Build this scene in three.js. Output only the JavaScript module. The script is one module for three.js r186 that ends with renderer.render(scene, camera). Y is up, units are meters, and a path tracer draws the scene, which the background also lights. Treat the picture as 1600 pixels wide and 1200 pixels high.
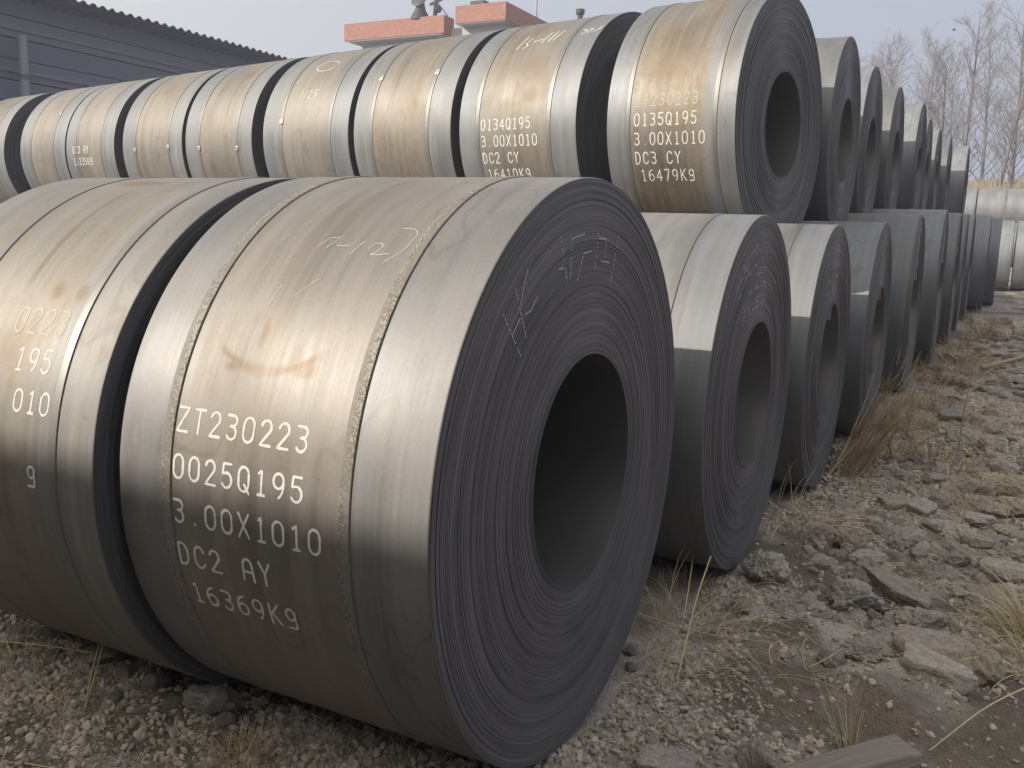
import * as THREE from 'three';
import { mergeGeometries } from 'three/addons/utils/BufferGeometryUtils.js';

// ------------------------------------------------------------------ camera, sky, sun, exposure
const scene = new THREE.Scene();
const camera = new THREE.PerspectiveCamera(45.7, 4 / 3, 0.05, 1500);
camera.position.set(1.0634, 1.5884, 2.5432);
camera.up.set(-0.104, 0.987, -0.124);
camera.lookAt(1.0634 - 0.457, 1.5884 - 0.158, 2.5432 - 0.876);
const SUN = new THREE.Vector3(-1.30, 1.0, 1.376).normalize();
const EXPOSURE = 1.15;
{
  const W = 256, H = 128, d = new Float32Array(W * H * 4), v = new THREE.Vector3();
  for (let j = 0; j < H; j++) for (let i = 0; i < W; i++) {
    const az = ((i + 0.5) / W - 0.5) * 2 * Math.PI, el = ((j + 0.5) / H - 0.5) * Math.PI;
    v.set(Math.cos(el) * Math.cos(az), Math.sin(el), Math.cos(el) * Math.sin(az));
    const c = v.dot(SUN), g = Math.pow((1 + c) / 2, 2);
    const o = (j * W + i) * 4;                 // thin haze: pale blue-grey air, whiter towards the sun
    d[o] = 0.37 + 0.81 * g; d[o + 1] = 0.405 + 0.705 * g; d[o + 2] = 0.508 + 0.445 * g; d[o + 3] = 1;
  }
  const sky = new THREE.DataTexture(d, W, H, THREE.RGBAFormat, THREE.FloatType);
  sky.mapping = THREE.EquirectangularReflectionMapping; sky.magFilter = sky.minFilter = THREE.LinearFilter; sky.needsUpdate = true;
  scene.background = sky; scene.environment = sky;
}
const sun = new THREE.DirectionalLight(new THREE.Color().setRGB(1.0, 0.92, 0.79), 4.9);
sun.position.copy(SUN).multiplyScalar(40); sun.castShadow = true; sun.shadow.radius = 1.1;
sun.shadow.mapSize.set(4096, 4096);
Object.assign(sun.shadow.camera, { left: -40, right: 40, top: 40, bottom: -40, near: 1, far: 140 });
scene.add(sun); scene.add(sun.target);
scene.fog = new THREE.FogExp2(new THREE.Color().setRGB(0.72, 0.80, 1.0), 0.0028);

// ------------------------------------------------------------------ helpers
function RNG(seed) { let s = seed >>> 0 || 1; return () => { s = (s + 0x6D2B79F5) | 0; let t = Math.imul(s ^ (s >>> 15), 1 | s); t = (t + Math.imul(t ^ (t >>> 7), 61 | t)) ^ t; return ((t ^ (t >>> 14)) >>> 0) / 4294967296; }; }
function hash(i, j, k) { let h = (Math.imul(i, 374761393) + Math.imul(j, 668265263) + Math.imul(k, 2147483647 ^ 0x3c6ef372)) | 0; h = Math.imul(h ^ (h >>> 13), 1274126177); return ((h ^ (h >>> 16)) >>> 0) / 4294967296; }
function vn(x, y, s = 0) { const i = Math.floor(x), j = Math.floor(y); let u = x - i, v = y - j; u = u * u * (3 - 2 * u); v = v * v * (3 - 2 * v); const a = hash(i, j, s), b = hash(i + 1, j, s), c = hash(i, j + 1, s), d = hash(i + 1, j + 1, s); return a + (b - a) * u + (c - a) * v + (a - b - c + d) * u * v; }
function fbm(x, y, o = 4, s = 0) { let a = 0.5, r = 0, n = 0; for (let i = 0; i < o; i++) { r += a * vn(x, y, s + i * 17); n += a; a *= 0.5; x = x * 2.03 + 3.1; y = y * 2.03 + 1.7; } return r / n; }
const cl = (x, a = 0, b = 1) => Math.min(b, Math.max(a, x)), ss = (a, b, x) => { const t = cl((x - a) / (b - a)); return t * t * (3 - 2 * t); }, mix = (a, b, t) => a + (b - a) * t;
const toS = c => Math.round(255 * (c <= 0.0031308 ? 12.92 * cl(c) : 1.055 * Math.pow(cl(c), 1 / 2.4) - 0.055));
const lin = (r, g, b) => new THREE.Color().setRGB(r, g, b);
function tex(W, H, f, srgb = true) {          // f(u, v, out) writes three linear values
  const d = new Uint8Array(W * H * 4), o = [0, 0, 0];
  for (let j = 0; j < H; j++) for (let i = 0; i < W; i++) { f((i + 0.5) / W, (j + 0.5) / H, o); const k = (j * W + i) * 4; for (let c = 0; c < 3; c++) d[k + c] = srgb ? toS(o[c]) : Math.round(255 * cl(o[c])); d[k + 3] = 255; }
  const t = new THREE.DataTexture(d, W, H); t.wrapS = t.wrapT = THREE.RepeatWrapping; t.magFilter = THREE.LinearFilter; t.minFilter = THREE.LinearMipmapLinearFilter; t.generateMipmaps = true;
  if (srgb) t.colorSpace = THREE.SRGBColorSpace; t.needsUpdate = true; return t;
}
const std = o => new THREE.MeshStandardMaterial(o);
const taken = {};
function numbered(n) { const k = taken[n] = (taken[n] ?? -1) + 1; return k ? `${n}_${String(k).padStart(3, '0')}` : n; }
function mesh(name, g, m, parent) { const o = new THREE.Mesh(g, m); o.name = name; o.castShadow = o.receiveShadow = true; if (parent) parent.add(o); return o; }
function thing(name, label, category, pos = [0, 0, 0], group) { const o = new THREE.Group(); o.name = numbered(name); o.position.set(...pos); o.userData = { label, category }; if (group) o.userData.group = group; scene.add(o); return o; }
function solo(name, g, m, label, category, group) { const o = mesh(numbered(name), g, m, scene); o.userData = { label, category }; if (group) o.userData.group = group; return o; }
function struct(name, g, m) { const o = mesh(name, g, m, scene); o.userData = { kind: 'structure' }; return o; }
class GB {                                     // collects triangles
  constructor() { this.p = []; this.uv = []; this.i = []; this.c = []; }
  v(x, y, z, u = 0, w = 0) { this.p.push(x, y, z); this.uv.push(u, w); return this.p.length / 3 - 1; }
  t(a, b, c) { this.i.push(a, b, c); } q(a, b, c, d) { this.i.push(a, b, c, a, c, d); }
  tube(pts, rad, sides = 5, cap = true) {      // pts: Vector3[], rad(i 0..1)
    const n = pts.length, rings = [], up = new THREE.Vector3(), a = new THREE.Vector3(), b = new THREE.Vector3(), d = new THREE.Vector3();
    let len = 0;
    for (let k = 0; k < n; k++) {
      d.subVectors(pts[Math.min(k + 1, n - 1)], pts[Math.max(k - 1, 0)]).normalize(); up.set(0, 1, 0); if (Math.abs(d.y) > 0.9) up.set(1, 0, 0);
      a.crossVectors(d, up).normalize(); b.crossVectors(d, a); const r = rad(k / (n - 1)), ring = []; if (k) len += pts[k].distanceTo(pts[k - 1]);
      for (let s = 0; s < sides; s++) { const t = s / sides * 2 * Math.PI, x = Math.cos(t) * r, y = Math.sin(t) * r; ring.push(this.v(pts[k].x + a.x * x + b.x * y, pts[k].y + a.y * x + b.y * y, pts[k].z + a.z * x + b.z * y, s / sides, len)); }
      rings.push(ring);
    }
    for (let k = 0; k < n - 1; k++) for (let s = 0; s < sides; s++) { const e = (s + 1) % sides; this.q(rings[k][s], rings[k][e], rings[k + 1][e], rings[k + 1][s]); }
    if (cap) for (let s = 1; s < sides - 1; s++) { this.t(rings[0][0], rings[0][s + 1], rings[0][s]); this.t(rings[n - 1][0], rings[n - 1][s], rings[n - 1][s + 1]); }
  }
  geo() { const g = new THREE.BufferGeometry(); g.setAttribute('position', new THREE.Float32BufferAttribute(this.p, 3)); g.setAttribute('uv', new THREE.Float32BufferAttribute(this.uv, 2)); g.setIndex(this.i); g.computeVertexNormals(); return g; }
}
function box(x0, x1, y0, y1, z0, z1) { const g = new THREE.BoxGeometry(x1 - x0, y1 - y0, z1 - z0); g.translate((x0 + x1) / 2, (y0 + y1) / 2, (z0 + z1) / 2); return g; }
const V3 = (x, y, z) => new THREE.Vector3(x, y, z);

// ------------------------------------------------------------------ terrain
const GZ = [[-400, 7.2], [-90, 5.6], [-68, 4.6], [-62, 3.9], [-54, 1.55], [-44, 1.2], [-27, 0.75], [-18.9, 0.575], [-15, 0.48], [-11.3, 0.365], [-9.4, 0.31], [-7.5, 0.185], [-5.6, 0.05], [-4.2, 0], [60, 0]];
function slope(z) { for (let k = 1; k < GZ.length; k++) if (z <= GZ[k][0]) return mix(GZ[k - 1][1], GZ[k][1], cl((z - GZ[k - 1][0]) / (GZ[k][0] - GZ[k - 1][0]))); return 0; }
const EARTH = [[0.50, -0.62, 0.30, 0.42], [0.45, -1.15, 0.16, 0.16], [0.75, -2.32, 0.34, 0.22], [1.12, -1.92, 0.2, 0.16], [0.95, -0.55, 0.35, 0.3], [0.35, -2.6, 0.25, 0.3], [1.35, -0.8, 0.2, 0.3], [-1.6, 1.0, 0.5, 0.22]];
function bareAt(x, z) { let b = ss(0.46, 0.62, fbm(x * 1.7 + 11, z * 1.7 + 7, 3, 31)); for (const [a, c, p, q] of EARTH) b = Math.max(b, ss(1.25, 0.55, Math.hypot((x - a) / p, (z - c) / q) + 0.9 * (fbm(x * 6, z * 6, 3, 44) - 0.5))); return b; }
function height(x, z) {
  const clear = ss(0.05, 0.5, Math.abs(x - 0.02 + (x < 0 ? z * 0.3 : 0)) + 0);
  let h = (fbm(x * 1.1 + 5, z * 1.1, 3, 3) - 0.5) * 0.10 + (fbm(x * 5, z * 5, 3, 9) - 0.5) * 0.035;
  h += ss(0.5, 0.72, fbm(x * 2.3 + 40, z * 2.3, 3, 21)) * 0.03;
  const bare = bareAt(x, z);
  h += (fbm(x * 16, z * 16, 3, 5) - 0.5) * 0.022 * (1 - 0.45 * bare) + (vn(x * 33, z * 33, 8) - 0.5) * 0.007 + ss(0.55, 0.8, fbm(x * 11 + 3, z * 11, 2, 15)) * 0.014 * (1 - 0.5 * bare);
  const under = x < 0.05 && z < 0.25 && z > -22 ? 1 : 0;
  return slope(z) + h * mix(1, 0.6, ss(0.2, 0, x) * ss(0.5, 0.1, z)) - 0.012 - 0.006 * under;
}
const groundMat = (() => {
  const grit = tex(1024, 1024, (u, v, o) => {
    const P = 64, w = (x, y, s) => { const a = vn(x, y, s); return a; };
    let n = 0.55 * vn(u * 210, v * 210, 1) + 0.45 * vn(u * 480, v * 480, 2), m = 0.5 * vn(u * 40, v * 40, 3) + 0.5 * vn(u * 90, v * 90, 4);
    const speck = ss(0.86, 0.93, vn(u * 330, v * 330, 6)), dk = ss(0.2, 0.05, vn(u * 260, v * 260, 7));
    let k = 0.62 + 0.45 * n + 0.35 * (m - 0.5); k = k * (1 - 0.35 * dk) + 0.55 * speck;
    o[0] = cl(k * 0.80); o[1] = cl(k * 0.79); o[2] = cl(k * 0.78);
  });
  const bump = tex(1024, 1024, (u, v, o) => { o[0] = o[1] = o[2] = 0.35 * vn(u * 330, v * 330, 6) + 0.4 * vn(u * 150, v * 150, 12) + 0.25 * vn(u * 60, v * 60, 13); }, false);
  return std({ map: grit, bumpMap: bump, bumpScale: 0.012, roughness: 0.98, vertexColors: true });
})();
{
  const axis = (lo, hi, f0, f1, step, grow) => { const a = []; for (let x = f0; x <= f1; x += step) a.push(x); let s = step, x = f0; const left = []; while (x > lo) { s *= grow; x -= s; left.push(Math.max(x, lo)); } s = step; x = a[a.length - 1]; while (x < hi) { s *= grow; x += s; a.push(Math.min(x, hi)); } return [...left.reverse(), ...a]; };
  const xs = axis(-420, 420, -2.9, 1.7, 0.0145, 1.09), zs = axis(-420, 60, -3.6, 1.5, 0.0145, 1.035), nx = xs.length, nz = zs.length;
  const p = new Float32Array(nx * nz * 3), c = new Float32Array(nx * nz * 3), uv = new Float32Array(nx * nz * 2), idx = [];
  for (let j = 0; j < nz; j++) for (let i = 0; i < nx; i++) {
    const x = xs[i], z = zs[j], k = j * nx + i, y = height(x, z);
    p.set([x, y, z], k * 3); uv.set([x / 1.3, z / 1.3], k * 2);
    const a = fbm(x * 1.5, z * 1.5, 4, 51), b = bareAt(x, z), e = fbm(x * 7, z * 7, 3, 61), red = ss(0.5, 0.75, fbm(x * 2.6, z * 2.6, 3, 77));
    let r = 0.60, g = 0.54, bl = 0.485;                                   // pale crushed rubble dust
    r = mix(r, 0.235, b); g = mix(g, 0.193, b); bl = mix(bl, 0.150, b);      // bare brown earth
    r = mix(r, 0.25, red * 0.4); g = mix(g, 0.185, red * 0.4); bl = mix(bl, 0.155, red * 0.4);
    const lane = ss(1.15, 1.75, z + 0.25 * (a - 0.5)); r = mix(r, 0.15, lane); g = mix(g, 0.125, lane); bl = mix(bl, 0.105, lane);    // unseen compacted lane earth, added dark to cut bounce light on the coils
    const m = (0.72 + 0.36 * a + 0.22 * e) , far = ss(-45, -60, z);
    c.set([mix(r * m, 0.30, far), mix(g * m, 0.235, far), mix(bl * m, 0.14, far)], k * 3);
  }
  for (let j = 0; j < nz - 1; j++) for (let i = 0; i < nx - 1; i++) { const a = j * nx + i, b = a + 1, d = a + nx, e = d + 1; idx.push(a, d, b, b, d, e); }
  const g = new THREE.BufferGeometry(); g.setAttribute('position', new THREE.BufferAttribute(p, 3)); g.setAttribute('color', new THREE.BufferAttribute(c, 3)); g.setAttribute('uv', new THREE.BufferAttribute(uv, 2)); g.setIndex(idx); g.computeVertexNormals();
  struct('ground', g, groundMat);
}

// ------------------------------------------------------------------ steel coils
const CR = 0.886, CB = 0.364, CW = 1.01, DEG = Math.PI / 180;
// local frame: +X is the face towards the open lane (x = 0), barrel from x = -CW to 0, axis at height CR; phi 0 = front (+z), 90 = top
const onWrap = (x, phi, r = CR) => [x, CR + r * Math.sin(phi), r * Math.cos(phi)];
function wrapGeo(seg, tailDeg) {               // outermost turn: a 3 mm spiral whose tail end stands proud
  const b = new GB(), xs = [-CW, -CW + 0.004, -CW * 0.75, -CW * 0.5, -CW * 0.25, -0.004, 0], t0 = tailDeg * DEG, cols = [];
  for (let k = 0; k <= seg; k++) {
    const ph = t0 + k / seg * 2 * Math.PI, r = CR + 0.0015 - 0.003 * k / seg, col = [];
    let u = (ph / DEG + 90) / 360;
    xs.forEach((x, i) => col.push(b.v(...onWrap(x, ph, r - (i === 0 || i === xs.length - 1 ? 0.003 : 0)), u, 1 + x / CW)));
    cols.push(col);
  }
  for (let k = 0; k < seg; k++) for (let i = 0; i < xs.length - 1; i++) b.q(cols[k][i], cols[k][i + 1], cols[k + 1][i + 1], cols[k + 1][i]);
  for (let i = 0; i < xs.length - 1; i++) {     // tail step
    const A = cols[0][i], B = cols[0][i + 1], C = cols[seg][i], D = cols[seg][i + 1], P = k => [b.p[k * 3], b.p[k * 3 + 1], b.p[k * 3 + 2]];
    b.q(b.v(...P(A), 0, 0), b.v(...P(C), 0, 0), b.v(...P(D), 0, 0), b.v(...P(B), 0, 0));
  }
  return b.geo();
}
function faceGeo(rings, seg, seed, amp, side = 1, rIn = CB) {   // edges of the turns, each ring a step of its own
  const b = new GB(), rnd = RNG(seed), off = [];
  let drift = 0;
  for (let k = 0; k < rings; k++) { drift = drift * 0.8 + (rnd() - 0.5) * amp * 0.6; if (rnd() < 0.03) drift += (rnd() - 0.5) * amp * 3.0; off.push(drift + (rnd() - 0.5) * amp * 1.5); }
  off[rings - 1] = 0; off[rings - 2] = -0.001;
  for (let k = 0; k < Math.min(4, rings); k++) off[k] = 0.004 - k * 0.002;
  const rOut = CR - 0.002, rr = k => rIn + (rOut - rIn) * k / rings;
  const wob = (k, t) => (vn(Math.cos(t) * 1.6 + 9, Math.sin(t) * 1.6 + k * 0.35, seed) - 0.5) * amp * 0.55 * (k < rings - 1 ? 1 : 0);
  const X = (k, t) => side > 0 ? off[k] + wob(k, t) : -CW - off[k] - wob(k, t);
  const strip = (fa, fb) => { let pa, pb; for (let s = 0; s <= seg; s++) { const t = s / seg * 2 * Math.PI, A = fa(t), B = fb(t), u = s / seg; const a = b.v(...A.slice(0, 3), u, A[3]), c = b.v(...B.slice(0, 3), u, B[3]); if (s) side > 0 ? b.q(pa, a, c, pb) : b.q(pa, pb, c, a); pa = a; pb = c; } };
  const pt = (x, r, t) => [x, CR + r * Math.sin(t), r * Math.cos(t), (r - CB) / (CR - CB)];
  for (let k = 0; k < rings; k++) {
    strip(t => pt(X(k, t), rr(k + 1), t), t => pt(X(k, t), rr(k), t));
    if (k < rings - 1) strip(t => pt(X(k + 1, t), rr(k + 1), t), t => pt(X(k, t), rr(k + 1), t));
  }
  return b.geo();
}
function boreGeo(seg) {
  const b = new GB(); let p0, p1;
  const xs = [0.003, -0.1, -CW / 2, -CW]; let prev;
  for (let s = 0; s <= seg; s++) { const t = s / seg * 2 * Math.PI, col = xs.map(x => b.v(...onWrap(x, t, CB), s / seg, x / CW)); if (s) for (let i = 0; i < 3; i++) b.q(prev[i], prev[i + 1], col[i + 1], col[i]); prev = col; }
  return b.geo();
}
function strapGeo(x, w, seg, th = 0.0028) {
  const b = new GB(), prof = [[-w / 2, 0], [-w / 2, th * 0.7], [-w / 2 + 0.003, th], [w / 2 - 0.003, th * 0.9], [w / 2, th * 0.6], [w / 2, 0]]; let prev;
  for (let s = 0; s <= seg; s++) { const t = s / seg * 2 * Math.PI, lift = 0.0016 + 0.0008 * Math.sin(t * 3); const col = prof.map(([a, r]) => b.v(...onWrap(x + a, t, CR + lift * (r > 0 ? 1 : -0.5) + r), s / seg, (a + w / 2) / w)); if (s) for (let i = 0; i < prof.length - 1; i++) b.q(prev[i], prev[i + 1], col[i + 1], col[i]); prev = col; }
  return b.geo();
}
function sealGeo(x, phi, w = 0.042, l = 0.05) {
  const b = new GB(), n = 4, r0 = CR + 0.001, r1 = CR + 0.009, da = l / CR / n, P = (i, a, r) => b.v(...onWrap(x + a, phi + (i - n / 2) * da, r));
  const prof = [[-w / 2, r0], [-w / 2, r1 - 0.002], [-w / 2 + 0.004, r1], [w / 2 - 0.004, r1], [w / 2, r1 - 0.002], [w / 2, r0]]; const rows = [];
  for (let i = 0; i <= n; i++) rows.push(prof.map(([a, r]) => P(i, a, r)));
  for (let i = 0; i < n; i++) for (let k = 0; k < 5; k++) b.q(rows[i][k], rows[i][k + 1], rows[i + 1][k + 1], rows[i + 1][k]);
  for (const i of [0, n]) { const r = rows[i]; for (let k = 1; k < 5; k++) i ? b.t(r[0], r[k], r[k + 1]) : b.t(r[0], r[k + 1], r[k]); }
  return b.geo();
}
// --- plate colour: mill scale, rolling streaks, rust; stains are [x from right face (m), phi (deg), half width x, half height phi, strength, kind]
function wrapTex(seed, { brown = 0.5, blue = 0.3, rust = 0.3, tone = 1, stains = [], base = [0.475, 0.44, 0.405], strapA = 0.24, strapB = 0.82 }, W = 2048, H = 512) {
  const S = seed * 101;
  const map = tex(W, H, (u, v, o) => {
    const phi = u * 360 - 90, y = phi * DEG * CR, x = (1 - v) * CW;
    const wx = x + 0.012 * (vn(y * 5, x * 9, S + 5) - 0.5);
    const st = fbm(y * 0.55, wx * 34, 3, S + 1), st2 = vn(y * 1.6, wx * 150, S + 2), bl = fbm(y * 3.2, x * 4.5, 4, S + 3), bl2 = fbm(y * 1.1 + 9, x * 2.2, 3, S + 4), gr = vn(y * 160, x * 260, S + 6);
    const mid = ss(strapA - 0.03, strapA + 0.05, x) * ss(strapB + 0.03, strapB - 0.05, x);
    let k = tone * (0.48 + 0.16 * (st - 0.5) + 0.05 * (st2 - 0.5) + 0.16 * (bl - 0.5) + 0.05 * (gr - 0.5));
    let r = base[0] * k, g = base[1] * k, b = base[2] * k;
    const bz = cl(blue * ((1 - mid) * 1.25 + 0.4 * ss(0.5, 0.75, bl2)));
    r = mix(r, 0.405 * k, bz); g = mix(g, 0.43 * k, bz); b = mix(b, 0.475 * k, bz);
    const br = cl(brown * (0.25 + 0.75 * mid) * ss(0.34, 0.72, 0.55 * bl2 + 0.45 * bl));
    r = mix(r, 0.41 * k, br); g = mix(g, 0.335 * k, br); b = mix(b, 0.25 * k, br);
    const mot = cl(brown * 0.75 * (0.2 + 0.8 * mid) * ss(0.5, 0.72, fbm(y * 20, x * 26, 3, S + 31)) * ss(0.38, 0.62, bl2 + 0.3 * (bl - 0.5)));
    r = mix(r, 0.40 * k, mot); g = mix(g, 0.30 * k, mot); b = mix(b, 0.175 * k, mot);
    const tide = 0.32 * ss(0.016, 0.003, Math.abs(fbm(y * 1.9 + 3, x * 3.1, 4, S + 33) - 0.54)) * ss(0.4, 0.65, vn(y * 2.1, x * 2.7, S + 34));   // dried water marks
    r *= 1 - 0.35 * tide; g *= 1 - 0.5 * tide; b *= 1 - 0.65 * tide;
    let rs = rust * (0.3 + 0.7 * mid) * (0.75 * ss(0.60, 0.80, fbm(y * 1.3, wx * 15, 4, S + 11)) + 0.5 * ss(0.66, 0.8, fbm(y * 14, x * 16, 3, S + 12)));
    const wob = 0.6 * (fbm(y * 9, x * 9, 3, S + 8) - 0.5);
    for (const q of stains) {
      let dx = (x - q[0]) / q[2], dp = (phi - q[1]) / q[3];
      if (Math.abs(dx) > 1.6 || Math.abs(dp) > 1.6) continue;
      let a;
      if (q[5] === 'arc') { dp -= 1.0 * dx * dx - 0.4; a = ss(1, 0.1, Math.abs(dp) * 2.2 + wob) * ss(1.15, 0.8, Math.abs(dx)) * (0.45 + 0.55 * Math.abs(dx)); }
      else if (q[5] === 'blot') a = ss(1.0, 0.25, Math.hypot(dx, dp) + wob);
      else a = ss(1.0, 0.1, Math.abs(dx) + wob * 0.8) * ss(1.0, 0.55, Math.abs(dp) + wob * 0.3) * (0.55 + 0.45 * vn(y * 12, x * 60, S + 14));
      rs = Math.max(rs, q[4] * a);
    }
    rs = cl(rs); r = mix(r, 0.33 * k, rs); g = mix(g, 0.23 * k, rs); b = mix(b, 0.145 * k, rs);
    const scr = ss(0.80, 0.9, vn(y * 7 + x * 20, x * 240 - y * 30, S + 23)) * ss(0.62, 0.8, vn(y * 3, x * 4, S + 24)); r *= 1 + 0.12 * scr; g *= 1 + 0.12 * scr; b *= 1 + 0.12 * scr;
    const pit = 0.5 * ss(0.93, 0.97, vn(y * 60, x * 60, S + 20)) * ss(0.6, 0.8, vn(y * 5, x * 5, S + 21)); r *= 1 - 0.5 * pit; g *= 1 - 0.55 * pit; b *= 1 - 0.6 * pit;
    o[0] = r; o[1] = g; o[2] = b;
  });
  const orm = tex(1024, 256, (u, v, o) => {
    const y = (u * 360 - 90) * DEG * CR, x = (1 - v) * CW, st = fbm(y * 0.55, x * 34, 3, S + 1), b = fbm(y * 3.2, x * 4.5, 4, S + 3), q = vn(y * 1.6, x * 150, S + 2);
    o[0] = 1; o[1] = 0.57 + 0.18 * (b - 0.4) + 0.12 * (st - 0.5) + 0.06 * (q - 0.5); o[2] = 0.50 - 0.12 * ss(0.45, 0.75, b);
  }, false);
  return std({ map, roughnessMap: orm, metalnessMap: orm, roughness: 1, metalness: 1 });
}
const ringMat = seed => {
  const f = (u, v, o) => {
    const c = Math.cos(u * 2 * Math.PI), s = Math.sin(u * 2 * Math.PI);
    const a = vn(c * 0.8 + 5, v * 170 + s * 0.8, seed), b = vn(c * 2.4 + 7, v * 330 + s * 2.4, seed + 1), d = fbm(c * 3 + 2, v * 9 + s * 3, 3, seed + 2), e = vn(c * 5 + 3, v * 60 + s * 5, seed + 4);
    let k = 0.62 + 0.38 * a * a + 0.28 * b + 0.4 * (d - 0.5); k += 0.5 * ss(0.86, 0.97, b) * ss(0.4, 0.7, e);
    o[0] = 0.170 * k; o[1] = 0.166 * k; o[2] = 0.178 * k;
  };
  const m = tex(512, 1024, f), r = tex(256, 512, (u, v, o) => { o[0] = 1; o[1] = 0.5 + 0.2 * vn(Math.cos(u * 6.283) * 2, v * 200 + Math.sin(u * 6.283) * 2, seed); o[2] = 0.4; }, false);
  return std({ map: m, roughnessMap: r, metalnessMap: r, roughness: 1, metalness: 1 });
};
const faceMats = [ringMat(201), ringMat(305)];
const boreMat = std({ color: lin(0.225, 0.22, 0.22), metalness: 0.7, roughness: 0.45, side: THREE.DoubleSide });
const flake = tex(2048, 32, (u, v, o) => { const y = u * 5.57, n = vn(y * 420, v * 13, 4), m = fbm(y * 2.4, v * 1.2, 3, 6), pale = ss(0.5, 0.72, n + 0.5 * (m - 0.5)), on = 0.25 + 0.75 * ss(0.42, 0.6, m); const gr = 0.9 + 0.2 * vn(y * 90, v * 4, 9); o[0] = gr * mix(0.21, mix(0.135, 0.30, pale), on); o[1] = gr * mix(0.195, mix(0.115, 0.28, pale), on); o[2] = gr * mix(0.175, mix(0.095, 0.25, pale), on); });
const strapMat = { flaked: std({ map: flake, metalness: 0.2, roughness: 0.65 }), plain: std({ color: lin(0.21, 0.20, 0.19), metalness: 0.55, roughness: 0.45 }), dark: std({ color: lin(0.20, 0.19, 0.18), metalness: 0.6, roughness: 0.5 }) };
const sealMat = std({ color: lin(0.40, 0.39, 0.37), metalness: 0.6, roughness: 0.4 });
const paintMat = std({ color: lin(0.66, 0.645, 0.61), roughness: 0.85 });
const fadedPaint = std({ color: lin(0.50, 0.47, 0.42), roughness: 0.85 });
const chalkMat = std({ color: lin(0.66, 0.64, 0.60), roughness: 0.95 });

// --- stroke lettering laid on the plate
const arc = (cx, cy, rx, ry, a0, a1, n = 10) => Array.from({ length: n + 1 }, (_, k) => { const t = (a0 + (a1 - a0) * k / n) * DEG; return [cx + rx * Math.cos(t), cy + ry * Math.sin(t)]; });
const GL = {
  0: [[...arc(0.35, 0.68, 0.3, 0.32, 0, 180), ...arc(0.35, 0.32, 0.3, 0.32, 180, 360), [0.65, 0.68]]],
  1: [[[0.2, 0.86], [0.38, 1], [0.38, 0]], [[0.2, 0], [0.56, 0]]],
  2: [[...arc(0.34, 0.72, 0.28, 0.28, 165, -25, 10), [0.06, 0], [0.66, 0]]],
  3: [[[0.06, 0.98], [0.4, 0.98], ...arc(0.38, 0.76, 0.24, 0.22, 80, -90, 8), [0.3, 0.54]], [[0.38, 0.54], ...arc(0.36, 0.27, 0.28, 0.27, 85, -150, 10)]],
  4: [[[0.5, 0], [0.5, 1], [0.04, 0.3], [0.68, 0.3]]],
  5: [[[0.6, 1], [0.14, 1], [0.1, 0.58], ...arc(0.34, 0.32, 0.3, 0.31, 110, -150, 12)]],
  6: [[[0.52, 0.98], ...arc(0.45, 0.45, 0.4, 0.5, 120, 180, 5), ...arc(0.36, 0.3, 0.3, 0.3, 180, 540, 16)]],
  7: [[[0.05, 1], [0.65, 1], [0.28, 0]]],
  9: [[...arc(0.34, 0.7, 0.29, 0.3, 0, 360, 16), ...arc(0.25, 0.6, 0.38, 0.6, 10, -70, 6)]],
  Q: [[...arc(0.35, 0.68, 0.3, 0.32, 0, 180), ...arc(0.35, 0.32, 0.3, 0.32, 180, 360), [0.65, 0.68]], [[0.4, 0.28], [0.68, -0.06]]],
  Z: [[[0.06, 1], [0.66, 1], [0.04, 0], [0.68, 0]]], T: [[[0.04, 1], [0.68, 1]], [[0.36, 1], [0.36, 0]]],
  X: [[[0.06, 1], [0.66, 0]], [[0.66, 1], [0.06, 0]]], D: [[[0.08, 0], [0.08, 1], [0.3, 1], ...arc(0.3, 0.5, 0.34, 0.5, 90, -90, 12), [0.08, 0]]],
  C: [[...arc(0.38, 0.66, 0.3, 0.34, 20, 180, 8), ...arc(0.38, 0.34, 0.3, 0.34, 180, 340, 8)]],
  A: [[[0.04, 0], [0.08, 0.7], ...arc(0.35, 0.7, 0.27, 0.3, 180, 0, 8), [0.68, 0]], [[0.06, 0.42], [0.66, 0.42]]],
  Y: [[[0.06, 1], [0.36, 0.5], [0.36, 0]], [[0.66, 1], [0.36, 0.5]]], K: [[[0.1, 0], [0.1, 1]], [[0.64, 1], [0.12, 0.44]], [[0.26, 0.56], [0.68, 0]]],
  g: [[[0.62, 0.62], ...arc(0.36, 0.7, 0.26, 0.28, -15, -345, 14), [0.62, 0.9], [0.62, 0.06], [0.5, 0], [0.1, 0]]], '.': [[[0.34, 0.02], [0.36, 0.06]]],
};
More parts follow.
